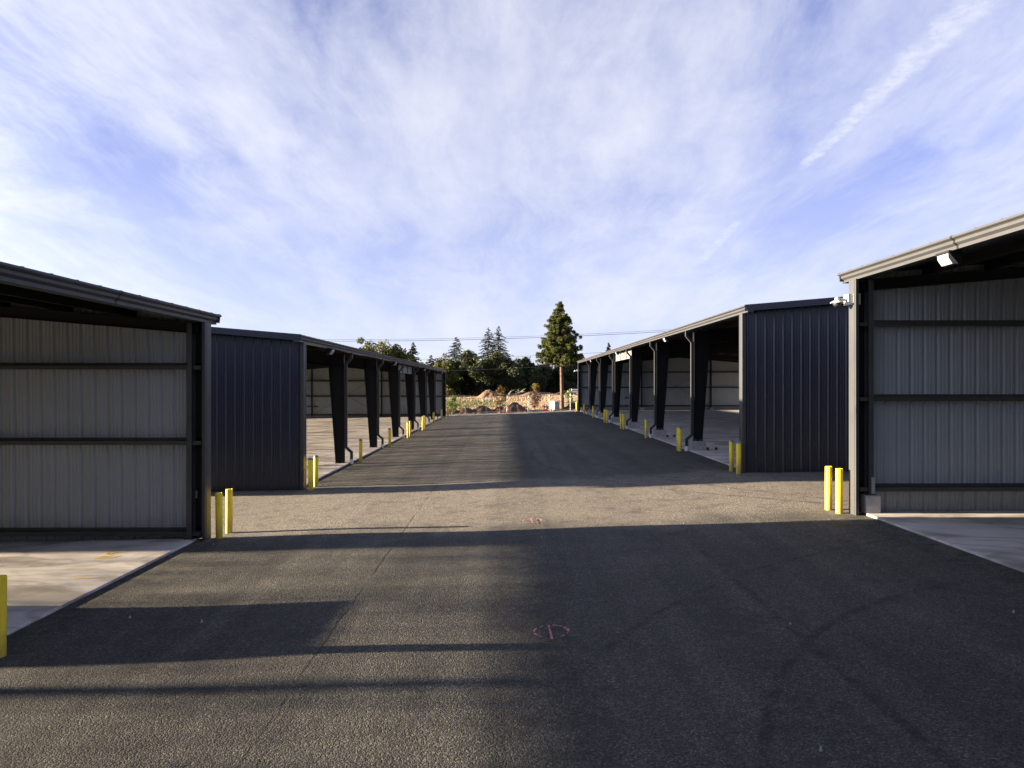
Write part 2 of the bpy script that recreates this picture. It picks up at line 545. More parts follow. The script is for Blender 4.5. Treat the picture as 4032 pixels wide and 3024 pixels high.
    ds = h.m('ABSOLUTE', h.m('ADD', h.m('SUBTRACT', x, -2.36), sw))
    ds2 = h.m('ABSOLUTE', h.m('SUBTRACT', h.m('SUBTRACT', x, -2.20), sw))
    seam = h.m('MAXIMUM', h.m('SUBTRACT', 1.0, h.smooth(ds, 0.010, 0.035)),
               h.m('MULTIPLY', h.m('SUBTRACT', 1.0, h.smooth(ds2, 0.006, 0.02)), 0.22))
    seam = h.m('MULTIPLY', seam, h.smooth(h.noise(h.comb(x, h.m('MULTIPLY', y, 0.7), 0.0), 1.0, 4, 0.7), 0.36, 0.55))
    base = h.mix(h.m('MULTIPLY', seam, 0.6), base, (0.018, 0.018, 0.019))
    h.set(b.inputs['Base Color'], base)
    b.inputs['Roughness'].default_value = 0.88
    b.inputs['Specular IOR Level'].default_value = 0.3
    hh = h.m('ADD', h.m('MULTIPLY', vor.outputs['Distance'], -0.55), h.m('ADD', h.m('MULTIPLY', vor2.outputs['Distance'], -0.35), h.m('MULTIPLY', mid, 0.5)))
    hh = h.m('SUBTRACT', hh, h.m('MULTIPLY', seam, 0.4))
    bn = h.n('ShaderNodeBump', ins={'Strength': 1.0, 'Distance': 0.016})
    h.set(bn.inputs['Height'], hh)
    h.set(b.inputs['Normal'], bn.outputs[0])
    return m


def mat_slab():
    m, h, b = new_mat('slab_concrete')
    pos = h.n('ShaderNodeNewGeometry').outputs['Position']
    x, y, z = h.xyz(pos)
    big = h.noise(h.mapping(pos, scale=(0.45, 0.8, 1)), 1.0, 6, 0.6, 0.8)
    trow = h.noise(h.mapping(pos, scale=(1.6, 2.2, 1)), 1.0, 6, 0.65, 0.5)
    fine = h.noise(pos, 14.0, 5, 0.7)
    c = h.ramp(big, [(0.36, (0.27, 0.25, 0.22)), (0.50, (0.50, 0.475, 0.44)), (0.68, (0.58, 0.56, 0.525))])
    c = h.mix(h.m('MULTIPLY', h.smooth(trow, 0.5, 0.75), 0.3), c, (0.23, 0.22, 0.205))
    c = h.mix(h.m('MULTIPLY', fine, 0.2), c, (0.28, 0.275, 0.27))
    # curved trowel / water stains
    st = h.noise(h.mapping(pos, rot=(0, 0, R(14)), scale=(0.35, 0.9, 1)), 0.8, 3, 0.5, 1.5)
    st = h.m('SUBTRACT', 1.0, h.smooth(h.m('ABSOLUTE', h.m('SUBTRACT', st, 0.5)), 0.0, 0.06))
    c = h.mix(h.m('MULTIPLY', st, 0.45), c, (0.19, 0.17, 0.145))
    h.set(b.inputs['Base Color'], c)
    h.set(b.inputs['Roughness'], h.m('ADD', 0.5, h.m('MULTIPLY', big, 0.3)))
    b.inputs['Specular IOR Level'].default_value = 0.35
    bn = h.n('ShaderNodeBump', ins={'Strength': 0.25, 'Distance': 0.01})
    h.set(bn.inputs['Height'], h.m('ADD', fine, trow))
    h.set(b.inputs['Normal'], bn.outputs[0])
    return m


def mat_field():
    m, h, b = new_mat('field_soil_and_grass')
    pos = h.n('ShaderNodeNewGeometry').outputs['Position']
    x, y, z = h.xyz(pos)
    n1 = h.noise(pos, 0.10, 6, 0.65, 0.5)
    n2 = h.noise(h.mapping(pos, scale=(0.5, 1, 1)), 0.5, 6, 0.7)
    n3 = h.noise(pos, 3.0, 6, 0.75)
    straw = h.ramp(n3, [(0.3, (0.25, 0.19, 0.125)), (0.5, (0.29, 0.22, 0.145)), (0.72, (0.33, 0.255, 0.17))])
    soil = h.ramp(n3, [(0.3, (0.10, 0.062, 0.040)), (0.7, (0.19, 0.115, 0.075))])
    weed = h.ramp(n3, [(0.3, (0.035, 0.045, 0.016)), (0.7, (0.11, 0.11, 0.04))])
    far = h.smooth(h.m('ADD', y, h.m('MULTIPLY', h.m('SUBTRACT', n1, 0.5), 80.0)), 128.0, 150.0)
    c = h.mix(far, straw, soil)
    wl = h.m('MULTIPLY', h.smooth(h.m('ADD', h.m('MULTIPLY', x, -0.10), h.m('MULTIPLY', n1, 2.0)), 0.9, 1.5), h.smooth(y, 92.0, 104.0))
    c = h.mix(h.m('MULTIPLY', wl, 0.85), c, weed)
    c = h.mix(h.m('MULTIPLY', h.smooth(n2, 0.6, 0.75), 0.4), c, weed)
    near = h.m('SUBTRACT', 1.0, h.smooth(h.m('ADD', y, h.m('MULTIPLY', h.m('SUBTRACT', n2, 0.5), 6.0)), 81.0, 84.5))
    c = h.mix(near, c, h.ramp(n3, [(0.3, (0.14, 0.11, 0.085)), (0.7, (0.30, 0.25, 0.20))]))
    h.set(b.inputs['Base Color'], c)
    b.inputs['Roughness'].default_value = 0.95
    b.inputs['Specular IOR Level'].default_value = 0.1
    bn = h.n('ShaderNodeBump', ins={'Strength': 0.3, 'Distance': 0.05})
    h.set(bn.inputs['Height'], h.m('ADD', n3, n2))
    h.set(b.inputs['Normal'], bn.outputs[0])
    return m


def mat_dirt(name, a, b2, c3):
    m, h, b = new_mat(name)
    pos = h.n('ShaderNodeNewGeometry').outputs['Position']
    n3 = h.noise(pos, 2.4, 7, 0.75)
    n4 = h.noise(pos, 11.0, 5, 0.7)
    c = h.ramp(n3, [(0.3, a), (0.5, b2), (0.72, c3)])
    h.set(b.inputs['Base Color'], c)
    b.inputs['Roughness'].default_value = 0.95
    b.inputs['Specular IOR Level'].default_value = 0.1
    bn = h.n('ShaderNodeBump', ins={'Strength': 1.0, 'Distance': 0.1})
    h.set(bn.inputs['Height'], h.m('ADD', n3, h.m('MULTIPLY', n4, 0.5)))
    h.set(b.inputs['Normal'], bn.outputs[0])
    return m


M_ASPHALT = mat_asphalt()
M_SLAB = mat_slab()
M_FIELD = mat_field()
M_DIRT = mat_dirt('dirt_red_brown', (0.085, 0.052, 0.034), (0.15, 0.098, 0.064), (0.23, 0.155, 0.105))
M_DIRTD = mat_dirt('dirt_dark', (0.045, 0.032, 0.026), (0.085, 0.058, 0.045), (0.17, 0.115, 0.085))
M_GRAVEL = mat_dirt('gravel_grey', (0.14, 0.125, 0.11), (0.24, 0.22, 0.20), (0.34, 0.31, 0.28))

# ------------------------------------------------------------------ levels of the place
XL, XR = 7.05, 8.17          # slab edges left / right of the lane centre
ZR = 0.57                    # right-hand slab is higher: the yard falls to the left
WID = 24 * 0.9144 - 0.38     # depth of a shed
YEND = 76.35


def gz(x):
    if x < -XL:
        return max(0.018 * (x + XL), -0.5)
    if x > XR:
        return min(ZR + 0.008 * (x - XR), 0.9)
    return ZR * (x + XL) / (XL + XR)


def fz(x, y):                # field level
    v = gz(max(-14.0, min(x, 20.0)))
    n = 0.10 * math.sin(x * 0.31 + 1.3) * math.sin(y * 0.23) + 0.06 * math.sin(x * 0.9 + y * 0.57)
    k = max(0.0, min(1.0, (y - 83) / 6))
    return v + n * k + 0.0006 * max(0.0, y - 110)


# ground sheet to the horizon
def axis(vals):
    return sorted(set(round(v, 3) for v in vals))


gx = axis([-1500, -900, -500, -300, -200, -130, -90] + [-60 + 1.6 * i for i in range(85)] + [90, 130, 200, 300, 500, 900, 1500])
gy = axis([-1500, -700, -300, -120, -60, -20, 20, 60, 74, 76.0] + [76.4 + 1.2 * i for i in range(110)] + [220, 240, 270, 320, 420, 600, 900, 1800, 3000])
mb = MB()
nx = len(gx)
for yy in gy:
    for xx in gx:
        if yy < 76.3 and abs(xx) < 70:
            z = gz(xx) - 0.35
        else:
            z = fz(xx, yy) - 0.05
        mb.v.append((xx, yy, z))
for j in range(len(gy) - 1):
    for i in range(nx - 1):
        a = j * nx + i
        mb.f.append((a, a + 1, a + nx + 1, a + nx))
        mb.mi.append(0)
tag(mb.build('ground', M_FIELD, smooth=True), kind='structure')

# asphalt yard (slightly lower than the slabs), with small level unevenness
mb = MB()
ax_ = axis([-75, -50, -32] + [-XL - 0.3 * i for i in range(0, 4)] + [-XL + 0.31 * i for i in range(0, 50)] + [XR, XR + 0.4, 12, 32, 50, 75])
ay_ = axis([-70, -40, -20, -8] + [-2 + 1.2 * i for i in range(0, 66)] + [YEND])
ay_ = [v for v in ay_ if v <= YEND]
for yy in ay_:
    for xx in ax_:
        n = 0.010 * math.sin(xx * 1.1 + yy * 0.35) + 0.008 * math.sin(xx * 0.5 - yy * 0.62 + 2)
        inside = max(0.0, min(1.0, (min(xx + XL, XR - xx)) / 1.5))
        mb.v.append((xx, yy, gz(xx) + n * inside))
nx = len(ax_)
for j in range(len(ay_) - 1):
    for i in range(nx - 1):
        a = j * nx + i
        mb.f.append((a, a + 1, a + nx + 1, a + nx))
        mb.mi.append(0)
# cut edge at the far end
for i in range(nx - 1):
    a = (len(ay_) - 1) * nx + i
    p, q = mb.v[a], mb.v[a + 1]
    mb.add([p, q, (q[0], q[1], q[2] - 0.3), (p[0], p[1], p[2] - 0.3)], [(0, 1, 2, 3)])
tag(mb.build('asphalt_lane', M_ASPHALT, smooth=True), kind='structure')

# gravel verge between asphalt and fence
mb = MB()
xs = [-16 + 0.8 * i for i in range(42)]
for i in range(len(xs) - 1):
    for y0, y1 in ((76.3, 77.6), (77.6, 79.0), (79.0, 80.6)):
        q = []
        for (xx, yy) in ((xs[i], y0), (xs[i + 1], y0), (xs[i + 1], y1), (xs[i], y1)):
            q.append((xx, yy, gz(xx) - 0.012 + 0.03 * math.sin(xx * 2.3 + yy) * (0 if yy < 76.4 else 1)))
        mb.add(q, [(0, 1, 2, 3)])
tag(mb.build('gravel_verge', M_GRAVEL), kind='structure')


# ------------------------------------------------------------------ sheds
CELL = 0.3048


def panel_profile(cells):
    out = []
    for k in range(cells):
        b0 = k * CELL
        out += [(b0, 0), (b0 + 0.026, 0), (b0 + 0.036, 0.010), (b0 + 0.046, 0.010), (b0 + 0.056, 0), (b0 + 0.104, 0), (b0 + 0.138, 0.034),
                (b0 + 0.167, 0.034), (b0 + 0.201, 0), (b0 + 0.249, 0), (b0 + 0.259, 0.010), (b0 + 0.269, 0.010), (b0 + 0.279, 0)]
    out.append((cells * CELL, 0))
    return out


PROF = panel_profile(3)


class Shed:
    def __init__(s, side, xe, zfloor, zsteel, y0, y1, frames, label, detail):
        s.side, s.xe, s.zf, s.zs, s.y0, s.y1, s.frames = side, xe, zfloor, zsteel, y0, y1, frames
        s.root = empty('storage_shed', (side * (xe + WID / 2), (y0 + y1) / 2, gz(side * (xe + WID / 2))))
        tag(s.root, label, 'shed', 'open-sided storage sheds along the lane')
        s.slab()
        s.roof()
        for yw, out in ((y0, -1), (y1, 1)):
            s.endwall(yw, out, brace=detail)
        for i, fy in enumerate(frames):
            s.frame(fy)

    def X(s, u):
        return s.side * (s.xe + u)

    def b(s, mb, u0, u1, y0, y1, z0, z1, mi=None):
        a, c = sorted((s.X(u0), s.X(u1)))
        mb.box(a, c, y0, y1, z0, z1, mi)

    def slab(s):
        o = empty('concrete_slab', (s.X(WID / 2), (s.y0 + s.y1) / 2, gz(s.X(WID / 2))))
        tag(o, kind='structure')
        ys = [s.y0 + 0.06] + list(s.frames) + [s.y1 - 0.06]
        us = [0, 7.2, 14.4, WID]
        for i in range(len(ys) - 1):
            for j in range(3):
                g = 0.005
                u0, u1 = us[j] + (g if j else 0), us[j + 1] - (g if j < 2 else 0)
                ya, yb = ys[i] + g, ys[i + 1] - g
                P4 = [(s.X(u), yy) for u, yy in ((u0, ya), (u1, ya), (u1, yb), (u0, yb))]
                e = 0.012                     # eased edge
                C = (sum(p[0] for p in P4) / 4, sum(p[1] for p in P4) / 4)
                ins = [(p[0] + (e if p[0] < C[0] else -e), p[1] + (e if p[1] < C[1] else -e)) for p in P4]
                bot = [(p[0], p[1], gz(p[0]) - 0.25) for p in P4]
                mid = [(p[0], p[1], gz(p[0]) + 0.036) for p in P4]
                top = [(p[0], p[1], gz(p[0]) + 0.045) for p in ins]
                m = MB()
                m.add(bot + mid + top, [(0, 1, 5, 4), (1, 2, 6, 5), (2, 3, 7, 6), (3, 0, 4, 7),
                                        (4, 5, 9, 8), (5, 6, 10, 9), (6, 7, 11, 10), (7, 4, 8, 11), (8, 9, 10, 11)])
                m.build('slab_panel', M_SLAB, o)

    # ---- roof line: top of roof at u
    def zroof(s, u):
        lip = s.zs + 5.13
        uu = min(u, WID - u)
        return lip + (uu + 0.31) / 12.0

    def roof(s):
        ya, yb = s.y0 - 0.45, s.y1 + 0.45
        mid = WID / 2
        for (ua, ub) in ((-0.30, mid), (mid, WID + 0.30)):
            m = MB()
            za, zb = s.zroof(ua), s.zroof(ub)
            ring = [(s.X(ua), ya, za), (s.X(ub), ya, zb), (s.X(ub), ya, zb - 0.04), (s.X(ua), ya, za - 0.04)]
            m.extrude(ring, (0, yb - ya, 0))
            k = ya + 0.3
            while k < yb:                      # standing seams
                ring = [(s.X(ua), k, za - 0.01), (s.X(ub), k, zb - 0.01), (s.X(ub), k, zb + 0.022), (s.X(ua), k, za + 0.022)]
                m.extrude(ring, (0, 0.03, 0))
                k += 0.61
            m.build('roof_slope', M_ROOF, s.root)
        m = MB()
        zr = s.zroof(mid)
        m.extrude([(s.X(mid - 0.25), ya, zr + 0.02), (s.X(mid), ya, zr + 0.075), (s.X(mid + 0.25), ya, zr + 0.02), (s.X(mid), ya, zr + 0.05)], (0, yb - ya, 0))
        m.build('ridge_cap', M_ROOF, s.root)
        # gutters: stepped profile, one each eave, with end caps
        lip = s.zs + 5.13
        prof = [(-0.31, 0.012), (-0.31, -0.022), (-0.250, -0.062), (-0.250, -0.112), (-0.190, -0.152), (-0.190, -0.212), (0.0, -0.212), (0.0, -0.15), (-0.16, -0.15), (-0.27, -0.02)]
        for far in (0, 1):
            m = MB()
            ring = [(s.X(WID - u if far else u), ya, lip + z) for u, z in prof]
            m.extrude(ring, (0, yb - ya, 0))
            m.build('gutter', M_TRIM, s.root)
            m = MB()
            for k in range(1, len(s.frames) + 1):      # gutter lap joints
                yy = s.frames[k - 1] + 3.1
                if yy > yb - 1:
                    continue
                ring = [(s.X((WID - u if far else u) + (0.004 if far else -0.004)), yy, lip + z - 0.003) for u, z in prof[:6]]
                ring += [(s.X(WID if far else 0) , yy, lip - 0.212), (s.X(WID if far else 0), yy, lip - 0.1)]
                m.extrude(ring, (0, 0.05, 0))
            # eave strut behind the gutter; far one deepened to block low sun
            sg = 1 if not far else -1
            base = 0 if not far else WID
            s.b(m, base + 0.01 * sg, base + 0.07 * sg, s.y0 + 0.02, s.y1 - 0.02, lip - (0.70 if far else 0.205), lip - 0.13)
            m.build('eave_strut_and_drop', M_STEEL, s.root)
        # purlins
        for k in range(1, 15):
            u = WID * k / 15.0
            z = s.zroof(u) - 0.045
            m = MB()
            s.b(m, u - 0.005, u + 0.005, s.y0 + 0.02, s.y1 - 0.02, z - 0.2, z)
            s.b(m, u + 0.005, u + 0.07, s.y0 + 0.02, s.y1 - 0.02, z - 0.2, z - 0.192)
            m.build('purlin', M_STEEL, s.root)
        # rake trims on both gables
        for yw, out in ((ya, -1), (yb, 1)):
            for (ua, ub) in ((-0.28, mid), (mid, WID + 0.28)):
                m = MB()
                za, zb = s.zroof(ua) + 0.03, s.zroof(ub) + 0.03
                y_a, y_b = (yw - 0.012, yw + 0.03) if out < 0 else (yw - 0.03, yw + 0.012)
                for (d0, d1, ins) in ((0, 0.07, 0), (0.07, 0.15, 0.02), (0.15, 0.21, 0.04)):
                    ring = [(s.X(ua), y_a - out * ins, za - d0), (s.X(ub), y_a - out * ins, zb - d0), (s.X(ub), y_a - out * ins, zb - d1), (s.X(ua), y_a - out * ins, za - d1)]
                    m.extrude(ring, (0, y_b - y_a, 0))
                m.build('rake_trim', M_NAVY if out < 0 else M_TRIM, s.root)
            # soffit between rake and wall
            m = MB()
            y_in = s.y0 - 0.04 if out < 0 else s.y1 + 0.04
            for (ua, ub) in ((-0.2, mid), (mid, WID + 0.2)):
                ring = [(s.X(ua), yw - out * 0.07, s.zroof(ua) - 0.10), (s.X(ub), yw - out * 0.07, s.zroof(ub) - 0.10),
                        (s.X(ub), yw - out * 0.07, s.zroof(ub) - 0.085), (s.X(ua), yw - out * 0.07, s.zroof(ua) - 0.085)]
                m.extrude(ring, (0, y_in - (yw - out * 0.07), 0))
            m.build('soffit', M_STEEL, s.root)

    def endwall(s, yw, out, brace):
        zb = s.zf
        # corrugated panels, ribs to the outside; dark outside, pale liner inside
        for k in range(24):
            ub = -0.19 + k * 0.9144
            outer, inner = [], []
            for (a, d) in PROF:
                u = ub + a
                outer.append((s.X(u), yw + out * (d + 0.004), u))
                inner.append((s.X(u), yw + out * (d - 0.004), u))
            vs, fs, mi = [], [], []
            n = len(outer)
            for lst in (outer, inner):
                for (x, y, u) in lst:
                    vs.append((x, y, gz(x) + 0.012))
                for (x, y, u) in lst:
                    vs.append((x, y, s.zroof(u) - 0.09))
            m = MB()
            fo = [(i, i + 1, n + i + 1, n + i) for i in range(n - 1)]
            fi = [(2 * n + i, 3 * n + i, 3 * n + i + 1, 2 * n + i + 1) for i in range(n - 1)]
            m.add(vs, fo, 0)
            m.add([], [], 0)
            b0 = 0
            for f in fi:
                m.f.append(f)
                m.mi.append(1)
            for (i, j) in ((0, 2 * n), (n - 1, 3 * n - 1)):
                m.f.append((i, n + i, n + j, j))
                m.mi.append(0)
            xc = s.X(ub + 0.457)
            m.build('wall_panel', [M_NAVY, M_LINER], s.root, at=(xc, yw, gz(xc)))
        yi = yw - out * 0.012                     # inner face of the cladding
        # base angle, corner trims
        for u0, u1 in ((-0.235, -0.075), (WID + 0.075, WID + 0.235)):
            m = MB()
            x0 = s.X(u0)
            dr = 1 if u0 < 0 else -1
            uo = u0 if u0 < 0 else u1
            zb0, zt0 = gz(x0) + 0.004, s.zs + 4.92
            s.b(m, *sorted((uo, uo + dr * 0.02)), *sorted((yw - out * 0.27, yw + out * 0.052)), zb0, zt0)
            s.b(m, *sorted((uo + dr * 0.02, uo + dr * 0.065)), *sorted((yw - out * 0.27, yw - out * 0.255)), zb0, zt0)
            s.b(m, *sorted((uo + dr * 0.02, uo + dr * 0.11)), *sorted((yw + out * 0.042, yw + out * 0.052)), zb0, zt0)
            s.b(m, *sorted((uo - dr * 0.006, uo)), *sorted((yw - out * 0.205, yw - out * 0.19)), zb0, zt0)
            m.build('corner_trim', M_TRIM, s.root)
            m = MB()  # dark strip filling the gap between end column and corner trim
            w0, w1 = (-0.21, 0.09) if u0 < 0 else (WID - 0.09, WID + 0.21)
            s.b(m, w0, w1, *sorted((yw - out * 0.012, yw - out * 0.020)), gz(x0) + 0.05, s.zs + 4.90)
            s.b(m, (w0 + w1) / 2 - 0.03, (w0 + w1) / 2 + 0.03, *sorted((yw - out * 0.020, yw - out * 0.05)), gz(x0) + 0.05, s.zs + 4.90)
            m.build('corner_dark_strip', M_STEEL, s.root)
        # end-wall columns (I section)
        cols = [0.13, 6.9, WID - 6.9, WID - 0.13]
        for u in cols:
            m = MB()
            z0 = s.zs
            top = s.zroof(u) - 0.27
            ya, yb = yi - out * 0.03, yi - out * 0.235
            y_lo, y_hi = min(ya, yb), max(ya, yb)
            s.b(m, u - 0.055, u + 0.055, y_lo, y_lo + 0.012, z0, top)
            s.b(m, u - 0.055, u + 0.055, y_hi - 0.012, y_hi, z0, top)
            s.b(m, u - 0.006, u + 0.006, y_lo + 0.012, y_hi - 0.012, z0, top)
            s.b(m, u - 0.10, u + 0.10, y_lo - 0.02, y_hi + 0.01, z0 - 0.008, z0 + 0.02)
            m.build('end_column', M_COLG if u in (cols[0], cols[3]) else M_STEEL, s.root)
            if s.zs - s.zf > 0.2:
                s.pier(u - 0.13, u + 0.19, min(yi - out * 0.002, yi - out * 0.27), max(yi - out * 0.002, yi - out * 0.27))
        # girts: Z sections standing off the cladding, spliced at the columns
        edges = [-0.12] + cols + [WID + 0.12]
        for zg in (0.16, 2.22, 3.93):
            for i in range(len(edges) - 1):
                u0, u1 = edges[i] + 0.062 * (i > 0), edges[i + 1] - 0.062 * (i < len(edges) - 2)
                if u1 - u0 < 0.1:
                    continue
                m = MB()
                z = s.zs + zg
                ya, yb = yi, yi - out * 0.205
                y_lo, y_hi = min(ya, yb), max(ya, yb)
                s.b(m, u0, u1, y_lo, y_hi, z - 0.005, z + 0.005)
                yf = sorted((yb, yb + out * 0.01))
                s.b(m, u0, u1, yf[0], yf[1], z - 0.085, z - 0.005)
                s.b(m, u0, u1, *sorted((yb + out * 0.01, yb + out * 0.03)), z - 0.085, z - 0.078)
                yf = sorted((ya, ya - out * 0.008))
                s.b(m, u0, u1, yf[0], yf[1], z + 0.005, z + 0.07)
                m.build('girt', M_GIRT, s.root)
        # end rafter
        for (ua, ub) in ((-0.02, WID / 2), (WID / 2, WID + 0.02)):
            m = MB()
            y0 = yi - out * 0.02
            y1 = yi - out * 0.18
            za, zb2 = s.zroof(ua) - 0.25, s.zroof(ub) - 0.25
            for d0, d1, ya, yb in ((0, 0.012, y0, y1), (0.23, 0.242, y0, y1), (0.012, 0.23, (y0 + y1) / 2 - 0.005, (y0 + y1) / 2 + 0.005)):
                ring = [(s.X(ua), ya, za - d0), (s.X(ub), ya, zb2 - d0), (s.X(ub), ya, zb2 - d1), (s.X(ua), ya, za - d1)]
                m.extrude(ring, (0, yb - ya, 0))
            m.build('end_rafter', M_STEEL, s.root)
        if brace:
            for p, q in (((7.0, 0.1), (WID - 7.0, 4.6)), ((7.0, 4.6), (WID - 7.0, 0.1))):
                m = MB()
                yy = yi - out * (0.26 if p[1] < 1 else 0.29)
                m.tube([(s.X(p[0]), yy, s.zs + p[1]), (s.X(q[0]), yy, s.zs + q[1])], 0.013, 6)
                m.build('brace_rod', M_STEEL, s.root)

    def pier(s, u0, u1, y0, y1):
        a, c = sorted((s.X(u0), s.X(u1)))
        zb = min(gz(a), gz(c)) - 0.02
        e = 0.02
        m = MB()
        t = s.zs - 0.010
        lo = [(a, y0), (c, y0), (c, y1), (a, y1)]
        hi = [(a + e, y0 + e), (c - e, y0 + e), (c - e, y1 - e), (a + e, y1 - e)]
        m.add([(x, y, zb) for x, y in lo] + [(x, y, t - e) for x, y in lo] + [(x, y, t) for x, y in hi],
              [(0, 1, 5, 4), (1, 2, 6, 5), (2, 3, 7, 6), (3, 0, 4, 7), (4, 5, 9, 8), (5, 6, 10, 9), (6, 7, 11, 10), (7, 4, 8, 11), (8, 9, 10, 11)])
        m.build('pier', M_PIER, s.root)

    def frame(s, fy):
        zs = s.zs
        for far in (0, 1):
            def U(u):
                return WID - u if far else u
            m = MB()
            zk = zs + 4.34                          # knee
            o0 = 0.22
            wb, wt = 0.36, 0.68
            z0 = zs + 0.015
            hw = 0.11
            zt = s.zroof(0.2) - 0.26

            def sl(u0, u1, y0, y1, za, zb_):
                s.b(m, U(u0), U(u1), y0, y1, za, zb_)
            # outer flange, web, inner flange, base plate, knee plates
            sl(o0, o0 + 0.014, fy - hw, fy + hw, z0, zt)
            ring = [(s.X(U(o0 + 0.014)), fy - 0.005, z0), (s.X(U(o0 + wb)), fy - 0.005, z0), (s.X(U(o0 + wt)), fy - 0.005, zk), (s.X(U(o0 + wt)), fy - 0.005, s.zroof(o0 + wt) - 0.27), (s.X(U(o0 + 0.014)), fy - 0.005, zt)]
            m.extrude(ring, (0, 0.01, 0))
            ring = [(s.X(U(o0 + wb)), fy - hw, z0), (s.X(U(o0 + wb + 0.014)), fy - hw, z0), (s.X(U(o0 + wt + 0.014)), fy - hw, zk), (s.X(U(o0 + wt)), fy - hw, zk)]
            m.extrude(ring, (0, 2 * hw, 0))
            sl(o0 + wt, o0 + wt + 0.014, fy - hw, fy + hw, zk, s.zroof(o0 + wt) - 0.27)
            sl(o0 + 0.014, o0 + wt, fy - hw, fy + hw, zk - 0.007, zk + 0.007)
            sl(o0 - 0.03, o0 + wb + 0.04, fy - hw - 0.03, fy + hw + 0.03, zs - 0.008, zs + 0.015)
            m.build('column', M_STEEL, s.root)
            m = MB()
            for du in (0.08, wb - 0.08):
                for dy_ in (-0.07, 0.07):
                    c = (s.X(U(o0 + du)), fy + dy_, zs + 0.015)
                    m.lathe(c, [(0.022, 0), (0.022, 0.02), (0.012, 0.021), (0.012, 0.05)], 8)
            tag(m.build('anchor_bolts', M_GALV, s.root), kind='stuff')
            # rafter half
            m = MB()
            ua, ub = o0 + wt + 0.014, WID / 2
            zt_a, zt_b = s.zroof(ua) - 0.26, s.zroof(ub) - 0.26
            um = 5.5
            zm = s.zroof(um) - 0.26
            bot = [(ua, zk + 0.02), (um, zm - 0.42), (ub, zt_b - 0.42)]
            ring = [(s.X(U(ua)), fy - 0.005, zt_a), (s.X(U(ub)), fy - 0.005, zt_b)] + [(s.X(U(u)), fy - 0.005, z) for u, z in reversed(bot)]
            m.extrude(ring, (0, 0.01, 0))
            ring = [(s.X(U(0.2)), fy - 0.1, s.zroof(0.2) - 0.248), (s.X(U(ub)), fy - 0.1, zt_b + 0.012), (s.X(U(ub)), fy - 0.1, zt_b), (s.X(U(0.2)), fy - 0.1, s.zroof(0.2) - 0.26)]
            m.extrude(ring, (0, 0.2, 0))
            for (p, q) in ((bot[0], bot[1]), (bot[1], bot[2])):
                ring = [(s.X(U(p[0])), fy - 0.1, p[1]), (s.X(U(q[0])), fy - 0.1, q[1]), (s.X(U(q[0])), fy - 0.1, q[1] - 0.012), (s.X(U(p[0])), fy - 0.1, p[1] - 0.012)]
                m.extrude(ring, (0, 0.2, 0))
            m.build('rafter', M_STEEL, s.root)
            if s.zs - s.zf > 0.2:
                s.pier(U(0.05), U(0.72), fy - 0.28, fy + 0.28)
            # downspout, only on the eave towards the lane (far eave alike)
            d = 0.055
            lip = zs + 5.13
            cy = fy - 0.02
            path = [(-0.10, lip - 0.20), (-0.10, lip - 0.43), (0.145, lip - 0.72), (0.145, gz(s.X(U(-0.1))) + 0.74), (-0.10, 0), (-0.10, 0)]
            zg = gz(s.X(U(-0.1)))
            ze = zg + 0.20
            z_el = path[3][1]
            path[4] = (-0.10, z_el - 0.22)
            path[5] = (-0.10, ze)
            m = MB()
            pts = [(s.X(U(u)), z) for u, z in path]
            rings = []
            for i, (x, z) in enumerate(pts):
                a = pts[max(0, i - 1)]
                c = pts[min(len(pts) - 1, i + 1)]
                # mitred section: offset in plane
                d1 = Vector((x - a[0], z - a[1])) if i else Vector((c[0] - x, c[1] - z))
                d2 = Vector((c[0] - x, c[1] - z)) if i < len(pts) - 1 else d1
                d1.normalize()
                d2.normalize()
                t = (d1 + d2).normalized()
                nrm = Vector((-t.y, t.x))
                sc = d / max(0.4, nrm.dot(Vector((-d1.y, d1.x))))
                p1 = (x + nrm.x * sc, z + nrm.y * sc)
                p2 = (x - nrm.x * sc, z - nrm.y * sc)
                rings.append([(p1[0], cy - d, p1[1]), (p1[0], cy + d, p1[1]), (p2[0], cy + d, p2[1]), (p2[0], cy - d, p2[1])])
            vs = [p for r in rings for p in r]
            fs = []
            for i in range(len(rings) - 1):
                for k in range(4):
                    fs.append((i * 4 + k, i * 4 + (k + 1) % 4, (i + 1) * 4 + (k + 1) % 4, (i + 1) * 4 + k))
            fs += [(3, 2, 1, 0), tuple((len(rings) - 1) * 4 + k for k in range(4))]
            m.add(vs, fs)
            ds = m.build('downspout', M_TRIM if s.side < 0 else M_TRIM, s.root)
            m = MB()
            xx = s.X(U(-0.10))
            m.lathe((xx, cy, zg), [(0.085, -0.03), (0.085, 0.09), (0.078, 0.10), (0.078, 0.215), (0.062, 0.215), (0.062, 0.2)], 16)
            m.build('drain_stub', M_PVC, ds, smooth=True)


FAR0, BAY = 23.0, 7.62
far_frames = [FAR0 + BAY * k for k in range(1, 7)]
near_frames = [8.9 - BAY * k for k in range(5, -1, -1)]
NEAR1, NEAR0 = 15.73, near_frames[0] - 6.83
S_NL = Shed(-1, XL, 0.0, 0.04, NEAR0, NEAR1, near_frames, 'near left open storage shed with yellow paint marks on its slab', False)
S_FL = Shed(-1, XL, 0.0, 0.04, FAR0, FAR0 + 7 * BAY, far_frames, 'far left dark navy open shed with columns standing straight on a sunlit slab', True)
S_NR = Shed(1, XR, ZR, ZR + 0.46, NEAR0, NEAR1, near_frames, 'near right open storage shed with a dome camera on its pale corner trim', False)
S_FR = Shed(1, XR, ZR, ZR + 0.46, FAR0, FAR0 + 7 * BAY, far_frames, 'far right dark navy open shed with columns raised on concrete piers', True)

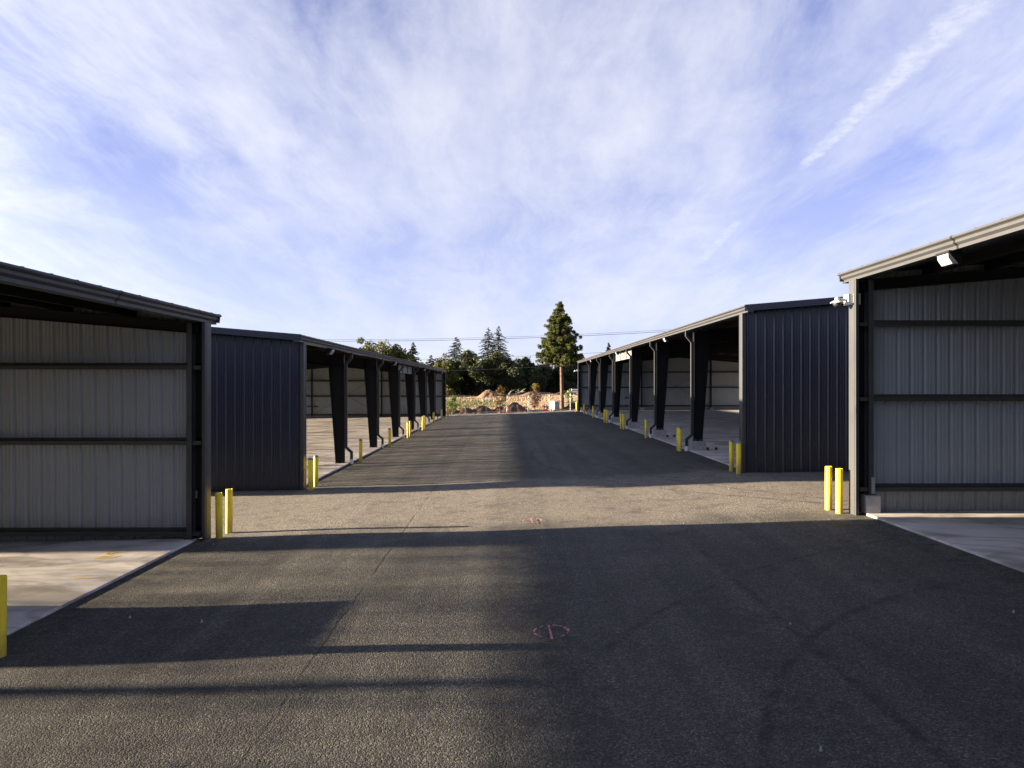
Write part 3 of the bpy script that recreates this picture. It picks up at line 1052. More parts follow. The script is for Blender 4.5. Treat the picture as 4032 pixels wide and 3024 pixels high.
# portal frames (deep header beam) in the fourth bay of both far sheds
for s in (S_FL, S_FR):
    ya, yb = far_frames[2], far_frames[3]
    m = MB()
    z1 = s.zs + 4.86
    s.b(m, 0.36, 0.372, ya + 0.12, yb - 0.12, z1 - 0.52, z1)
    s.b(m, 0.28, 0.452, ya + 0.12, yb - 0.12, z1 - 0.532, z1 - 0.52)
    s.b(m, 0.28, 0.452, ya + 0.12, yb - 0.12, z1, z1 + 0.012)
    for k in (0.33, 0.66):
        yy = ya + (yb - ya) * k
        s.b(m, 0.30, 0.36, yy, yy + 0.01, z1 - 0.52, z1)
    m.build('portal_beam', M_PORTAL, s.root)
    for yy in (ya + 0.24, yb - 0.24):
        m = MB()
        s.b(m, 0.26, 0.272, yy - 0.09, yy + 0.09, s.zs, z1 - 0.535)
        s.b(m, 0.46, 0.472, yy - 0.09, yy + 0.09, s.zs, z1 - 0.535)
        s.b(m, 0.272, 0.46, yy - 0.005, yy + 0.005, s.zs, z1 - 0.535)
        m.build('portal_post', M_STEEL, s.root)

# galvanised strap on the near right corner column, dark bracket on far walls
m = MB()
S_NR.b(m, 0.125, 0.205, NEAR1 - 0.262, NEAR1 - 0.250, S_NR.zs + 0.03, S_NR.zs + 0.40)
S_NR.b(m, 0.125, 0.205, NEAR1 - 0.275, NEAR1 - 0.262, S_NR.zs + 0.03, S_NR.zs + 0.038)
for zz in (0.28, 0.32, 0.36):
    S_NR.b(m, 0.157, 0.173, NEAR1 - 0.266, NEAR1 - 0.262, S_NR.zs + zz, S_NR.zs + zz + 0.016)
m.build('anchor_strap', M_GALV, S_NR.root)
m = MB()
S_NL.b(m, 0.02, 0.05, NEAR1 - 0.10, NEAR1 - 0.07, 0.95, 1.12)
m.build('anchor_strap', M_GALV, S_NL.root)
for s, u in ((S_FL, 14.6), (S_FR, 5.6)):
    m = MB()
    yy = FAR0 + 7 * BAY - 0.02
    s.b(m, u - 0.6, u + 0.6, yy - 0.14, yy - 0.09, s.zs + 1.02, s.zs + 1.09)
    s.b(m, u - 0.45, u - 0.41, yy - 0.09, yy, s.zs + 0.95, s.zs + 1.16)
    s.b(m, u + 0.41, u + 0.45, yy - 0.09, yy, s.zs + 0.95, s.zs + 1.16)
    m.build('wall_bar', M_STEEL, s.root)


# ------------------------------------------------------------------ wall-pack lights under the eaves
def wall_light(s, y, label):
    x = s.X(-0.02)
    z = s.zs + 4.80
    t = empty('wall_light', (x, y, z))
    tag(t, label, 'light', 'wall-pack lights under the eaves')
    sg = -s.side                                  # towards the lane
    m = MB()
    W2 = 0.19

    def P(d, yy, zz):
        return (x + sg * d, y + yy, z + zz)
    # back box, sloping hood
    ring = [P(0.0, -W2, -0.12), P(0.0, -W2, 0.12), P(0.24, -W2, 0.12), P(0.24, -W2, 0.085), P(0.07, -W2, -0.12)]
    m.extrude(ring, (0, 2 * W2, 0))
    m.build('housing', M_STEEL, t)
    m = MB()
    ring = [P(0.085, -W2 + 0.04, -0.112), P(0.226, -W2 + 0.04, 0.075), P(0.226, -W2 + 0.04, 0.0), P(0.15, -W2 + 0.04, -0.112)]
    m.extrude(ring, (0, 2 * W2 - 0.08, 0))
    m.build('lens', M_LENS, t)
    m = MB()
    a, c = sorted((x, x - sg * 0.03))
    m.box(a, c, y - 0.06, y + 0.06, z + 0.0, z + 0.16)
    m.build('mount_plate', M_GALV, t)


NAMES = ['first', 'second', 'third', 'fourth']
for k, bay in enumerate((0, 2, 4, 6)):
    wall_light(S_FL, FAR0 + BAY * (bay + 0.5), 'pale-lensed wall light under the far left shed eave, %s from the front' % NAMES[k])
for k, bay in enumerate((1, 3, 5)):
    wall_light(S_FR, FAR0 + BAY * (bay + 0.5), 'pale-lensed wall light under the far right shed eave, %s from the front' % NAMES[k])
wall_light(S_NR, 12.35, 'large wall light under the near right shed eave with bright wedge lens')


# ------------------------------------------------------------------ dome cameras
def dome_camera(s, y, z, label):
    x0 = s.X(-0.235)
    sg = -s.side
    t = empty('security_camera', (x0, y, z))
    tag(t, label, 'camera', 'dome cameras on shed corners')

    def bx(d0, d1, y0, y1, z0, z1):
        m = MB()
        a, c = sorted((x0 + sg * d0, x0 + sg * d1))
        m.box(a, c, y + y0, y + y1, z + z0, z + z1)
        return m
    bx(0.002, 0.10, -0.10, 0.12, -0.12, 0.12).build('junction_box', M_WHITE, t)
    m = MB()
    a, c = sorted((x0 + sg * 0.0, x0 - sg * 0.165))
    m.box(a, c, y - 0.125, y - 0.115, z - 0.12, z + 0.13)
    m.build('corner_bracket', M_WHITE, t)
    m = MB()
    m.tube([(x0 + sg * 0.10, y, z + 0.0), (x0 + sg * 0.26, y, z + 0.015)], [0.038, 0.030], 12)
    m.build('arm', M_WHITE, t, smooth=True)
    c = (x0 + sg * 0.31, y, z)
    m = MB()
    m.lathe(c, [(0.15, -0.075), (0.148, -0.06), (0.10, -0.035), (0.055, -0.01), (0.048, 0.045), (0.03, 0.06)], 24)
    m.build('shade', M_WHITE, t, smooth=True)
    m = MB()
    m.lathe(c, [(0.02, -0.168), (0.06, -0.155), (0.088, -0.125), (0.095, -0.095), (0.095, -0.076)], 24)
    m.build('dome', M_BLACK, t, smooth=True)


dome_camera(S_NR, NEAR1 - 0.03, 5.50, 'white dome security camera on the near right shed corner trim')
dome_camera(S_FR, FAR0 + 7 * BAY - 0.02, 5.12, 'small white camera on the distant corner of the far right shed')


# ------------------------------------------------------------------ bollards
def bollard_mesh():
    h, r = 1.04, 0.078
    m = MB()
    m.lathe((0, 0, 0), [(r, -0.03), (r, h - 0.004), (r - 0.004, h), (r - 0.010, h), (r - 0.012, h - 0.03)], 28)
    body = m.mesh('sleeve', M_YELLOW, smooth=True)
    m = MB()
    m.lathe((0, 0, 0), [(r - 0.013, h - 0.05), (r - 0.013, h - 0.01), (r * 0.55, h + 0.0), (r * 0.2, h + 0.002)], 28)
    fill = m.mesh('concrete_fill', M_YELLOW, smooth=True)
    m = MB()
    m.lathe((0, 0, 0), [(r + 0.004, h - 0.02), (r + 0.004, h + 0.012), (r * 0.92, h + 0.030), (r * 0.62, h + 0.048), (r * 0.2, h + 0.056)], 28)
    cap = m.mesh('cap', M_CAP, smooth=True)
    return body, fill, cap


B_BODY, B_FILL, B_CAP = bollard_mesh()


def bollard(x, y, capped, label):
    t = empty('bollard', (x, y, gz(x)))
    t.rotation_euler = (R(random.uniform(-0.6, 0.6)), R(random.uniform(-0.6, 0.6)), random.uniform(0, 6))
    tag(t, label, 'bollard', 'yellow bollards in front of the sheds')
    link('sleeve', B_BODY, t)
    if capped:
        link('cap', B_CAP, t)
    else:
        link('concrete_fill', B_FILL, t)


LB = [(-6.58, 8.9, 0, 'yellow bollard cut by the left picture edge beside the near left slab'),
      (-6.60, 15.72, 0, 'nearer bollard of the uncapped pair at the near left shed corner'),
      (-6.61, 16.30, 0, 'farther bollard of the uncapped pair at the near left shed corner'),
      (-6.54, 22.80, 1, 'nearer bollard of the capped pair at the far left shed front corner'),
      (-6.59, 23.62, 1, 'farther bollard of the capped pair at the far left shed front corner'),
      (-6.55, 30.62, 1, 'single capped bollard beside the first column of the far left shed'),
      (-6.55, 38.24, 1, 'single capped bollard beside the second column of the far left shed'),
      (-6.55, 45.3, 1, 'nearer bollard of the pair at the third column of the far left shed'),
      (-6.55, 46.3, 1, 'farther bollard of the pair at the third column of the far left shed'),
      (-6.52, 53.0, 1, 'nearer bollard of the pair at the fourth column of the far left shed'),
      (-6.52, 54.1, 1, 'farther bollard of the pair at the fourth column of the far left shed'),
      (-6.55, 61.2, 1, 'single bollard at the fifth column of the far left shed'),
      (-6.58, 68.7, 1, 'single bollard at the sixth column of the far left shed'),
      (-6.55, 76.15, 1, 'last bollard on the left where the asphalt ends')]
RB = [(7.68, 16.25, 0, 'farther bollard of the uncapped pair at the near right shed corner'),
      (7.72, 15.80, 0, 'nearer bollard of the uncapped pair at the near right shed corner'),
      (7.77, 23.55, 1, 'farther bollard of the capped pair at the far right shed front corner'),
      (7.75, 22.80, 1, 'nearer bollard of the capped pair at the far right shed front corner'),
      (7.78, 30.90, 1, 'farther bollard of the overlapping pair at the first pier on the right'),
      (7.79, 30.60, 1, 'nearer bollard of the overlapping pair at the first pier on the right'),
      (7.78, 38.1, 1, 'bollard beside the second concrete pier on the right'),
      (7.76, 46.3, 1, 'farther bollard of the pair at the third concrete pier on the right'),
      (7.80, 45.55, 1, 'nearer bollard of the pair at the third concrete pier on the right'),
      (7.74, 54.0, 1, 'farther bollard of the pair at the fourth concrete pier on the right'),
      (7.79, 53.1, 1, 'nearer bollard of the pair at the fourth concrete pier on the right'),
      (7.78, 61.6, 1, 'bollard beside the fifth concrete pier on the right'),
      (7.80, 68.9, 1, 'bollard beside the sixth concrete pier on the right'),
      (7.82, 76.6, 1, 'last bollard on the right at the far shed corner')]
for b in LB + RB:
    bollard(*b)

# black pipe stubs by the first two right-hand piers
STUB = {0: 'first', 1: 'second'}
for i, fy in enumerate(far_frames[:2]):
    for j, u in enumerate((0.80, 1.18)):
        x = S_FR.X(u)
        m = MB()
        c = (x, fy - 0.18, gz(x) + 0.04)
        m.lathe(c, [(0.055, 0), (0.055, 0.07), (0.062, 0.075), (0.062, 0.11), (0.04, 0.125)], 14)
        o = m.build('pipe_stub', M_BLACK, at=c, smooth=True)
        tag(o, 'black capped pipe stub %s the %s right-hand pier' % (('touching', 'standing a step away from')[j], STUB[i]), 'pipe stub', 'pipe stubs by the piers')


# ------------------------------------------------------------------ paint marks
def ribbon(m, pts, wd, zfun, rnd=0.25, dz=0.006):
    for i in range(len(pts) - 1):
        a, c = Vector(pts[i]), Vector(pts[i + 1])
        d = (c - a)
        L = d.length
        d.normalize()
        nrm = Vector((-d.y, d.x))
        steps = max(1, int(L / 0.03))
        for k in range(steps):
            if random.random() < rnd:
                continue
            p = a + (c - a) * (k / steps)
            q = a + (c - a) * ((k + 1.1) / steps)
            w1 = wd * random.uniform(0.6, 1.1)
            qd = []
            for t, sg in ((p, -1), (q, -1), (q, 1), (p, 1)):
                e = t + nrm * (w1 / 2 * sg)
                qd.append((e.x, e.y, zfun(e.x) + dz))
            m.add(qd, [(0, 1, 2, 3)])


def survey_circle(cx, cy, r, label, thick):
    m = MB()
    pts = [(cx + r * math.cos(2 * math.pi * k / 40), cy + r * math.sin(2 * math.pi * k / 40)) for k in range(41)]
    ribbon(m, pts[0:5], 0.05, gz, 0.1, 0.024)
    ribbon(m, pts[5:], 0.022, gz, 0.28, 0.024)
    ribbon(m, [(cx - 0.02, cy + r * 0.98), (cx - 0.005, cy - r * 1.25)], thick, gz, 0.08, 0.026)
    ribbon(m, [(cx - 0.02, cy + r * 0.9), (cx + 0.0, cy - r * 1.2)], thick * 0.7, gz, 0.2, 0.028)
    o = m.build('survey_mark', M_PINK, at=(cx, cy, gz(cx)))
    tag(o, label, 'paint mark', 'pink survey marks sprayed on the asphalt')


survey_circle(0.58, 8.95, 0.225, 'pink sprayed circle with a bar through it on the shaded asphalt', 0.03)
survey_circle(0.60, 16.25, 0.225, 'pink sprayed mark at the edge of the sunlit asphalt band', 0.04)


def slabz(x):
    return gz(x) + 0.045


m = MB()
ribbon(m, [(-7.86, 12.46), (-7.47, 12.42)], 0.05, slabz, 0.0, 0.004)
tag(m.build('paint_dash', M_YPAINT, at=(-7.66, 12.44, 0)), 'short yellow paint dash on the near left slab', 'paint mark')
m = MB()
ribbon(m, [(-8.36, 14.36), (-7.98, 14.40)], 0.05, slabz, 0.0, 0.004)
ribbon(m, [(-8.36, 14.36), (-8.33, 14.22), (-8.22, 14.22), (-8.20, 14.36)], 0.06, slabz, 0.0, 0.005)
tag(m.build('paint_letter', M_YPAINT, at=(-8.2, 14.3, 0)), 'yellow painted letter with a loop, nearer the end wall of the near left slab', 'paint mark')
m = MB()
ribbon(m, [(-8.36, 13.88), (-8.02, 13.90)], 0.05, slabz, 0.0, 0.004)
for xx in (-8.36, -8.21, -8.03):
    ribbon(m, [(xx, 13.88), (xx + 0.10, 14.09)], 0.05, slabz, 0.0, 0.005)
tag(m.build('paint_letter', M_YPAINT, at=(-8.2, 13.95, 0)), 'yellow painted letter with three prongs on the near left slab', 'paint mark')


# small light-coloured chips lying on the asphalt
m = MB()
for k in range(34):
    x = random.uniform(-6.5, 7.5)
    y = random.uniform(4.5, 26)
    r_ = random.uniform(0.006, 0.016)
    z = gz(x) + 0.018
    m.hexa([(x - r_, y - r_, z - 0.03), (x + r_, y - r_ * 0.6, z - 0.03), (x + r_ * 0.8, y + r_, z - 0.03), (x - r_ * 0.7, y + r_, z - 0.03)],
           [(x - r_ * 0.5, y - r_ * 0.5, z + r_ * 0.6), (x + r_ * 0.6, y - r_ * 0.3, z + r_ * 0.5), (x + r_ * 0.4, y + r_ * 0.5, z + r_ * 0.7), (x - r_ * 0.4, y + r_ * 0.4, z + r_ * 0.6)])
tag(m.build('stone_chips', M_PIER), 'small pale stone chips scattered over the asphalt', 'stones', kind='stuff')

# ------------------------------------------------------------------ unseen stand-in trailer inside the near left shed, added to cast the broad shadow
tx0, tx1, ty = -18.3, -13.9, 10.15
gzt = gz(-16.5) + 0.045
t = empty('stand_in_trailer', ((tx0 + tx1) / 2, ty, gzt))
tag(t, 'boxy white stand-in trailer, unseen in the near left shed, added to cast the broad shadow', 'trailer')
m = MB()
z0, z1 = gzt + 0.28, gzt + 2.02
m.hexa([(tx0, ty - 1.05, z0), (tx1, ty - 1.05, z0), (tx1, ty + 1.05, z0), (tx0, ty + 1.05, z0)],
       [(tx0, ty - 1.05, z1), (tx1 - 0.05, ty - 1.05, z1), (tx1 - 0.05, ty + 1.05, z1), (tx0, ty + 1.05, z1)])
m.build('box_body', M_WHITE, t)
for yy in (ty - 1.17, ty + 1.17):
    for xx in (-16.6, -15.8):
        m = MB()
        m.tube([(xx, yy - 0.1, gzt + 0.33), (xx, yy + 0.1, gzt + 0.33)], 0.33, 20)
        wh = m.build('wheel', M_BLACK, t)
        m = MB()
        m.tube([(xx, yy - 0.11, gzt + 0.33), (xx, yy + 0.11, gzt + 0.33)], 0.17, 14)
        m.build('rim', M_GALV, wh)
m = MB()
m.box(tx1 - 0.03, tx1 + 0.0, ty - 0.9, ty - 0.02, z0 + 0.1, z1 - 0.1)
m.build('rear_door', M_WHITE, t)
m = MB()
m.box(tx1 - 0.03, tx1 + 0.0, ty + 0.02, ty + 0.9, z0 + 0.1, z1 - 0.1)
m.build('rear_door', M_WHITE, t)
m = MB()
m.tube([(tx0, ty - 0.5, gzt + 0.4), (tx0 - 1.2, ty, gzt + 0.42)], 0.05, 8)
m.tube([(tx0, ty + 0.5, gzt + 0.4), (tx0 - 1.2, ty, gzt + 0.42)], 0.05, 8)
m.tube([(tx0 - 1.1, ty, gzt), (tx0 - 1.1, ty, gzt + 0.6)], 0.04, 8)
m.build('tow_bar', M_STEEL, t)

# ------------------------------------------------------------------ chain-link fence
FY = 80.2
fence = empty('chain_link_fence', (1.0, FY, gz(1.0)))
tag(fence, 'galvanised chain-link fence crossing the end of the lane', 'fence')
posts = [-12.3 + 2.47 * k for k in range(11)]
FH = 1.84


def fg(x):
    return gz(x) - 0.02


for x in posts:
    m = MB()
    m.tube([(x, FY, fg(x) - 0.1), (x, FY, fg(x) + FH + 0.04), (x, FY - 0.02, fg(x) + FH + 0.10), (x, FY - 0.14, fg(x) + FH + 0.34)], [0.036, 0.036, 0.03, 0.016], 10)
    m.build('post', M_GALV, fence)
for i in range(len(posts) - 1):
    x0, x1 = posts[i], posts[i + 1]
    m = MB()
    m.tube([(x0, FY + 0.05, fg(x0) + FH), (x1, FY + 0.05, fg(x1) + FH)], 0.026, 8)
    m.build('top_rail', M_GALV, fence)
m = MB()
x = posts[0] - FH
while x < posts[-1]:
    for sg in (1, -1):
        xa, xb = (x, x + FH) if sg > 0 else (x + FH, x)
        pts = []
        for k in range(5):
            xx = xa + (xb - xa) * k / 4
            xx = min(max(xx, posts[0]), posts[-1])
            pts.append((xx, FY + 0.05 + 0.004 * sg, fg(xx) + 0.03 + (FH - 0.03) * k / 4))
        for k in range(4):
            p, q = pts[k], pts[k + 1]
            w_ = 0.0018
            m.add([(p[0] - w_, p[1], p[2]), (p[0] + w_, p[1], p[2]), (q[0] + w_, q[1], q[2]), (q[0] - w_, q[1], q[2])], [(0, 1, 2, 3)])
    x += 0.085
tag(m.build('wire_mesh', M_GALV, fence), kind='stuff')

# ------------------------------------------------------------------ utility cabinet, cones, pipe
t = empty('utility_cabinet', (5.72, 81.3, fg(5.7)))
t.rotation_euler = (0, 0, R(38))
tag(t, 'cream utility cabinet with overhanging lid beside the tall pine trunk', 'cabinet')


def local(m, name, mat, par):
    o = link(name, m.mesh(name, mat), par)
    return o


m = MB()
m.box(-0.38, 0.38, -0.40, 0.40, -0.05, 1.0)
local(m, 'body', M_CAB, t)
m = MB()
m.hexa([(-0.46, -0.48, 1.0), (0.46, -0.48, 1.0), (0.46, 0.48, 1.0), (-0.46, 0.48, 1.0)],
       [(-0.40, -0.42, 1.12), (0.40, -0.42, 1.12), (0.40, 0.42, 1.12), (-0.40, 0.42, 1.12)])
local(m, 'lid', M_WHITE, t)
m = MB()
m.box(-0.30, -0.02, -0.412, -0.40, 0.05, 0.6)
m.box(0.02, 0.30, -0.412, -0.40, 0.05, 0.6)
m.box(-0.395, -0.38, -0.32, 0.32, 0.08, 0.9)
local(m, 'door_panels', M_CAB, t)


def cone(x, y, h, label):
    t = empty('traffic_cone', (x, y, fg(x)))
    t.rotation_euler = (0, R(random.uniform(-4, 4)), random.uniform(0, 3))
    tag(t, label, 'cone', 'traffic cones at the foot of the fence')
    r0 = 0.15 * h / 0.7
    m = MB()
    m.box(-r0 * 1.25, r0 * 1.25, -r0 * 1.25, r0 * 1.25, 0.0, 0.03)
    local(m, 'base', M_RED, t)

    def rr(f):
        return r0 * (1 - f) + 0.03 * f
    m = MB()
    m.lathe((0, 0, 0), [(rr(0), 0.03), (rr(1), h), (0.015, h)], 18)
    local(m, 'cone_body', M_RED, t)
    for a, b_ in ((0.38, 0.56), (0.68, 0.84)):
        m = MB()
        m.lathe((0, 0, 0), [(rr(a) + 0.004, 0.03 + (h - 0.03) * a), (rr(b_) + 0.004, 0.03 + (h - 0.03) * b_)], 18)
        local(m, 'white_band', M_WHITE, t)


cone(-0.86, 79.9, 0.55, 'short red and white traffic cone leftmost at the fence')
cone(0.05, 79.8, 0.78, 'tall red and white cone beside the dark dirt mound')
cone(4.28, 80.0, 0.58, 'short red and white cone near the cabinet, left of a taller one')
cone(4.60, 79.9, 0.82, 'tallest red and white cone left of the cabinet')
cone(5.25, 80.6, 0.62, 'narrow red cone touching the cabinet')

m = MB()
for k, (x0, x1) in enumerate(((2.5, 3.35), (3.42, 4.05), (4.12, 5.1))):
    m = MB()
    m.tube([(x0, 80.9, fg(x0) + 0.13), (x1, 80.9, fg(x1) + 0.13)], 0.13, 14)
    o = m.build('concrete_pipe', M_PIER, at=(x0, 80.9, fg(x0)), smooth=True)
    tag(o, ['leftmost', 'middle', 'rightmost'][k] + ' grey concrete pipe lying behind the fence', 'pipe', 'concrete pipes behind the fence')

m = MB()
m.hexa([(-3.0, 80.5, fg(-3) - 0.05), (-0.4, 80.5, fg(-.4) - 0.05), (-0.4, 81.3, fg(-.4) - 0.05), (-3.0, 81.3, fg(-3) - 0.05)],
       [(-2.95, 80.55, fg(-3) + 0.16), (-0.5, 80.55, fg(-.4) + 0.16), (-0.5, 81.25, fg(-.4) + 0.16), (-2.95, 81.25, fg(-3) + 0.16)])
tag(m.build('concrete_kerb_block', M_GRAVEL, at=(-1.7, 80.9, fg(-1.7))), 'low pale concrete block lying behind the left part of the fence', 'block')


# ------------------------------------------------------------------ dirt heaps
def heap(name, cx, cy, rx, ry, h, mat, label, seed, n=22, pts=()):
    rg = random.Random(seed)
    ph = [rg.uniform(0, 6.28) for _ in range(8)]
    m = MB()
    vs = []
    NR_, NA = 14, 40
    for i in range(NR_ + 1):
        f = i / NR_
        for k in range(NA):
            a = 2 * math.pi * k / NA
            wob = 1 + 0.13 * math.sin(2 * a + ph[0]) + 0.09 * math.sin(3 * a + ph[1]) + 0.06 * math.sin(7 * a + ph[2])
            x = cx + rx * f * wob * math.cos(a)
            y = cy + ry * f * wob * math.sin(a)
            prof = max(0.0, 1 - f ** 1.25)
            bump = 0.10 * math.sin(9 * f + 3 * a + ph[3]) * math.sin(5 * a + ph[4]) + rg.uniform(-0.07, 0.07)
            z = fz(cx, cy) - 0.08 + h * prof * (1 + bump * min(1, f * 4)) + rg.uniform(-0.02, 0.02)
            vs.append((x, y, z))
    fs = []
    for i in range(NR_):
        for k in range(NA):
            fs.append((i * NA + k, i * NA + (k + 1) % NA, (i + 1) * NA + (k + 1) % NA, (i + 1) * NA + k))
    m.add(vs, fs)
    o = m.build(name, mat, at=(cx, cy, fz(cx, cy)), smooth=True)
    tag(o, label, 'dirt heap', 'dirt heaps beyond the fence')


heap('dirt_mound', 0.95, 82.4, 1.55, 1.5, 1.22, M_DIRTD, 'dark pointed dirt mound just behind the fence', 3)
heap('dirt_mound', 0.2, 82.9, 0.9, 0.9, 0.7, M_DIRT, 'reddish dirt mound overlapping the dark pointed mound', 5)
heap('dirt_berm', -6.6, 82.6, 1.6, 0.9, 0.75, M_DIRTD, 'low dark dirt berm beside the far left shed corner', 6)
heap('dirt_berm', -4.9, 82.4, 1.5, 0.9, 0.78, M_DIRTD, 'low dark dirt berm left of the green sapling', 7)
heap('dirt_berm', -3.0, 82.5, 1.7, 0.9, 0.95, M_DIRTD, 'low dark dirt berm right behind the green sapling', 8)
heap('dirt_berm', -0.9, 82.5, 1.5, 0.9, 0.72, M_DIRTD, 'low dark dirt berm left of the short cone', 9)
heap('dirt_mound', -4.6, 175, 3.6, 3.2, 2.2, M_DIRT, 'large red-brown dirt mound far across the field', 10)
heap('dirt_mound', -1.5, 178, 3.2, 3.0, 1.3, M_DIRTD, 'lower brown mound adjoining the large far mound', 12)
heap('dirt_mound', 6.3, 172, 3.4, 3.0, 1.35, M_DIRT, 'long red-brown mound below the rusty bush', 14)
heap('dirt_mound', 15.5, 180, 4.0, 3.0, 1.4, M_DIRTD, 'low dark mound behind the pine trunk', 16)
heap('dirt_berm', 8.2, 84.5, 1.3, 1.2, 0.85, M_DIRTD, 'brushy dirt bank behind the last right bollard', 18)
for k, (bx_, w_) in enumerate(((-24, 9), (-14, 8), (2, 7), (9.5, 7), (20, 9))):
    heap('dirt_ridge', bx_, 188, w_, 3, 0.9, M_DIRT, ['first', 'second', 'third', 'fourth', 'fifth'][k] + ' stretch from the left of the red dirt ridge below the woods', 30 + k)

# stack of pale slabs, far right
t = empty('slab_stack', (18.2, 176, fz(18, 176)))
tag(t, 'stack of long white beams far across the field at right', 'beams')
for (dx_, dz_, L, wz) in ((0, 0.9, 9.0, 0.35), (-1.0, 0.35, 5, 0.4), (1.2, 0.0, 6, 0.35), (2.5, 0.42, 4, 0.4)):
    m = MB()
    z = fz(18, 176) + dz_ + 0.5
    m.box(18.2 + dx_ - 1.5, 18.2 + dx_ - 1.5 + L, 175.5, 176.5, z, z + wz)
    m.build('beam', M_PVC, t)
m = MB()
for xx in (17.2, 19.0, 21, 23):
    m.box(xx, xx + 0.3, 175.6, 176.4, fz(18, 176) - 0.1, fz(18, 176) + 0.5)
m.build('bearer', M_WOOD, t)

# dead fallen branch
m = MB()
b0 = (1.6, 170, fz(2, 170) + 0.3)
m.tube([b0, (2.6, 170, b0[2] + 0.7), (3.4, 170.3, b0[2] + 1.0), (4.6, 170.2, b0[2] + 1.9)], [0.16, 0.13, 0.10, 0.03], 7)
m.tube([(2.6, 170, b0[2] + 0.7), (2.9, 169.8, b0[2] + 1.4), (2.8, 170, b0[2] + 1.7)], [0.09, 0.06, 0.02], 6)
m.tube([(3.4, 170.3, b0[2] + 1.0), (4.2, 170, b0[2] + 1.1), (4.7, 170, b0[2] + 0.9)], [0.08, 0.05, 0.02], 6)
m.tube([(0.4, 170, b0[2] + 0.5), (1.0, 170, b0[2] + 1.2), (2.0, 170, b0[2] + 1.6)], [0.10, 0.08, 0.02], 6)
m.tube([(1.0, 170, b0[2] + 1.2), (0.5, 170, b0[2] + 0.2)], [0.09, 0.1], 6)
o = m.build('dead_branch', M_WOOD, at=b0)
tag(o, 'bleached bare branch lying on the mound line before the dark woods', 'branch')


# ------------------------------------------------------------------ foliage
def cards(centres, size, aspect=0.6, jitter=0.35, updown=0.0):
    """one bent leaf-clump quad per centre, random orientation"""
    n = len(centres)
    a = RNG.normal(size=(n, 3))
    a[:, 2] *= (1 - updown)
    a /= np.linalg.norm(a, axis=1)[:, None]
    b_ = RNG.normal(size=(n, 3))
    b_ -= (b_ * a).sum(1)[:, None] * a
    b_ /= np.linalg.norm(b_, axis=1)[:, None]
    sz = size * (1 + jitter * RNG.uniform(-1, 1, n))
    A = a * (sz / 2)[:, None]
    B = b_ * (sz * aspect / 2)[:, None]
    v = np.stack([centres - A, centres + B * 1.0 + A * 0.1, centres + A, centres - B * 1.0 - A * 0.1], axis=1)
    return v.reshape(-1, 3)


def leaf_object(name, pts, size, mat, parent, aspect=0.6, updown=0.0):
    v = cards(pts, size, aspect, 0.4, updown)
    q = np.arange(len(v)).reshape(-1, 4)
    o = origin_of(parent)
    v = v - np.array(o)
    return link(name, np_mesh(name, v, q, mat), parent)


def blob_points(lobes, n, shell=0.55):
    out = []
    tot = sum(r[0] * r[1] + r[1] * r[2] for _, r in lobes)
    for c, r in lobes:
        k = int(n * (r[0] * r[1] + r[1] * r[2]) / tot)
        d = RNG.normal(size=(k, 3))
        d /= np.linalg.norm(d, axis=1)[:, None]
        rad = 1 - (1 - shell) * RNG.uniform(0, 1, k) ** 1.6
        # ragged surface
        rag = 1 + 0.16 * np.sin(d[:, 0] * 7 + c[0]) * np.sin(d[:, 2] * 8 + c[2]) + RNG.normal(0, 0.05, k)
        out.append(np.array(c) + d * (rad * rag)[:, None] * np.array(r))
    return np.concatenate(out)


def broadleaf(x, y, h, wdt, mat, label, n=5000, size=0.55, low=0.06, seed=0, group='trees of the woods behind the field', trunk=True):
    rg = random.Random(seed)
    z0 = fz(x, y) - 0.1
    t = empty('broadleaf_tree', (x, y, z0))
    tag(t, label, 'tree', group)
    lobes = []
    nl = 9
    for k in range(nl):
        f = (k + 0.5) / nl
        zz = z0 + h * (low + (0.86 - low) * f)
        wsp = wdt * (0.34 if f < 0.75 else 0.20)
        a = rg.uniform(0, 6.28)
        rr = rg.uniform(0.25, 1.0) * wsp
        rx = wdt * rg.uniform(0.20, 0.30) * (1.0 if f < 0.8 else 0.75)
        lobes.append(((x + rr * math.cos(a), y + rr * math.sin(a), zz), (rx, rx, h * rg.uniform(0.11, 0.17))))
    lobes.append(((x, y, z0 + h * 0.55), (wdt * 0.33, wdt * 0.33, h * 0.36)))
    for k in range(6):                      # outstanding sprays that break the outline
        a = rg.uniform(0, 6.28)
        f = rg.uniform(0.3, 0.98)
        rr = wdt * (0.45 if f < 0.7 else 0.25)
        lobes.append(((x + rr * math.cos(a), y + rr * math.sin(a), z0 + h * f), (wdt * 0.10, wdt * 0.10, h * 0.06)))
    leaf_object('crown', blob_points(lobes, n), size, mat, t)
    m = MB()
    m.tube([(x, y, z0 - 0.3), (x + 0.1, y, z0 + h * 0.3), (x, y + 0.1, z0 + h * 0.75)], [0.022 * h, 0.016 * h, 0.004 * h], 8)
    for k in range(6):
        a = rg.uniform(0, 6.28)
        zz = z0 + h * rg.uniform(0.25, 0.6)
        L = wdt * rg.uniform(0.25, 0.42)
        m.tube([(x, y, zz), (x + L * 0.5 * math.cos(a), y + L * 0.5 * math.sin(a), zz + h * 0.08), (x + L * math.cos(a), y + L * math.sin(a), zz + h * 0.2)], [0.008 * h, 0.005 * h, 0.002 * h], 5)
    m.build('trunk', M_BARK, t)


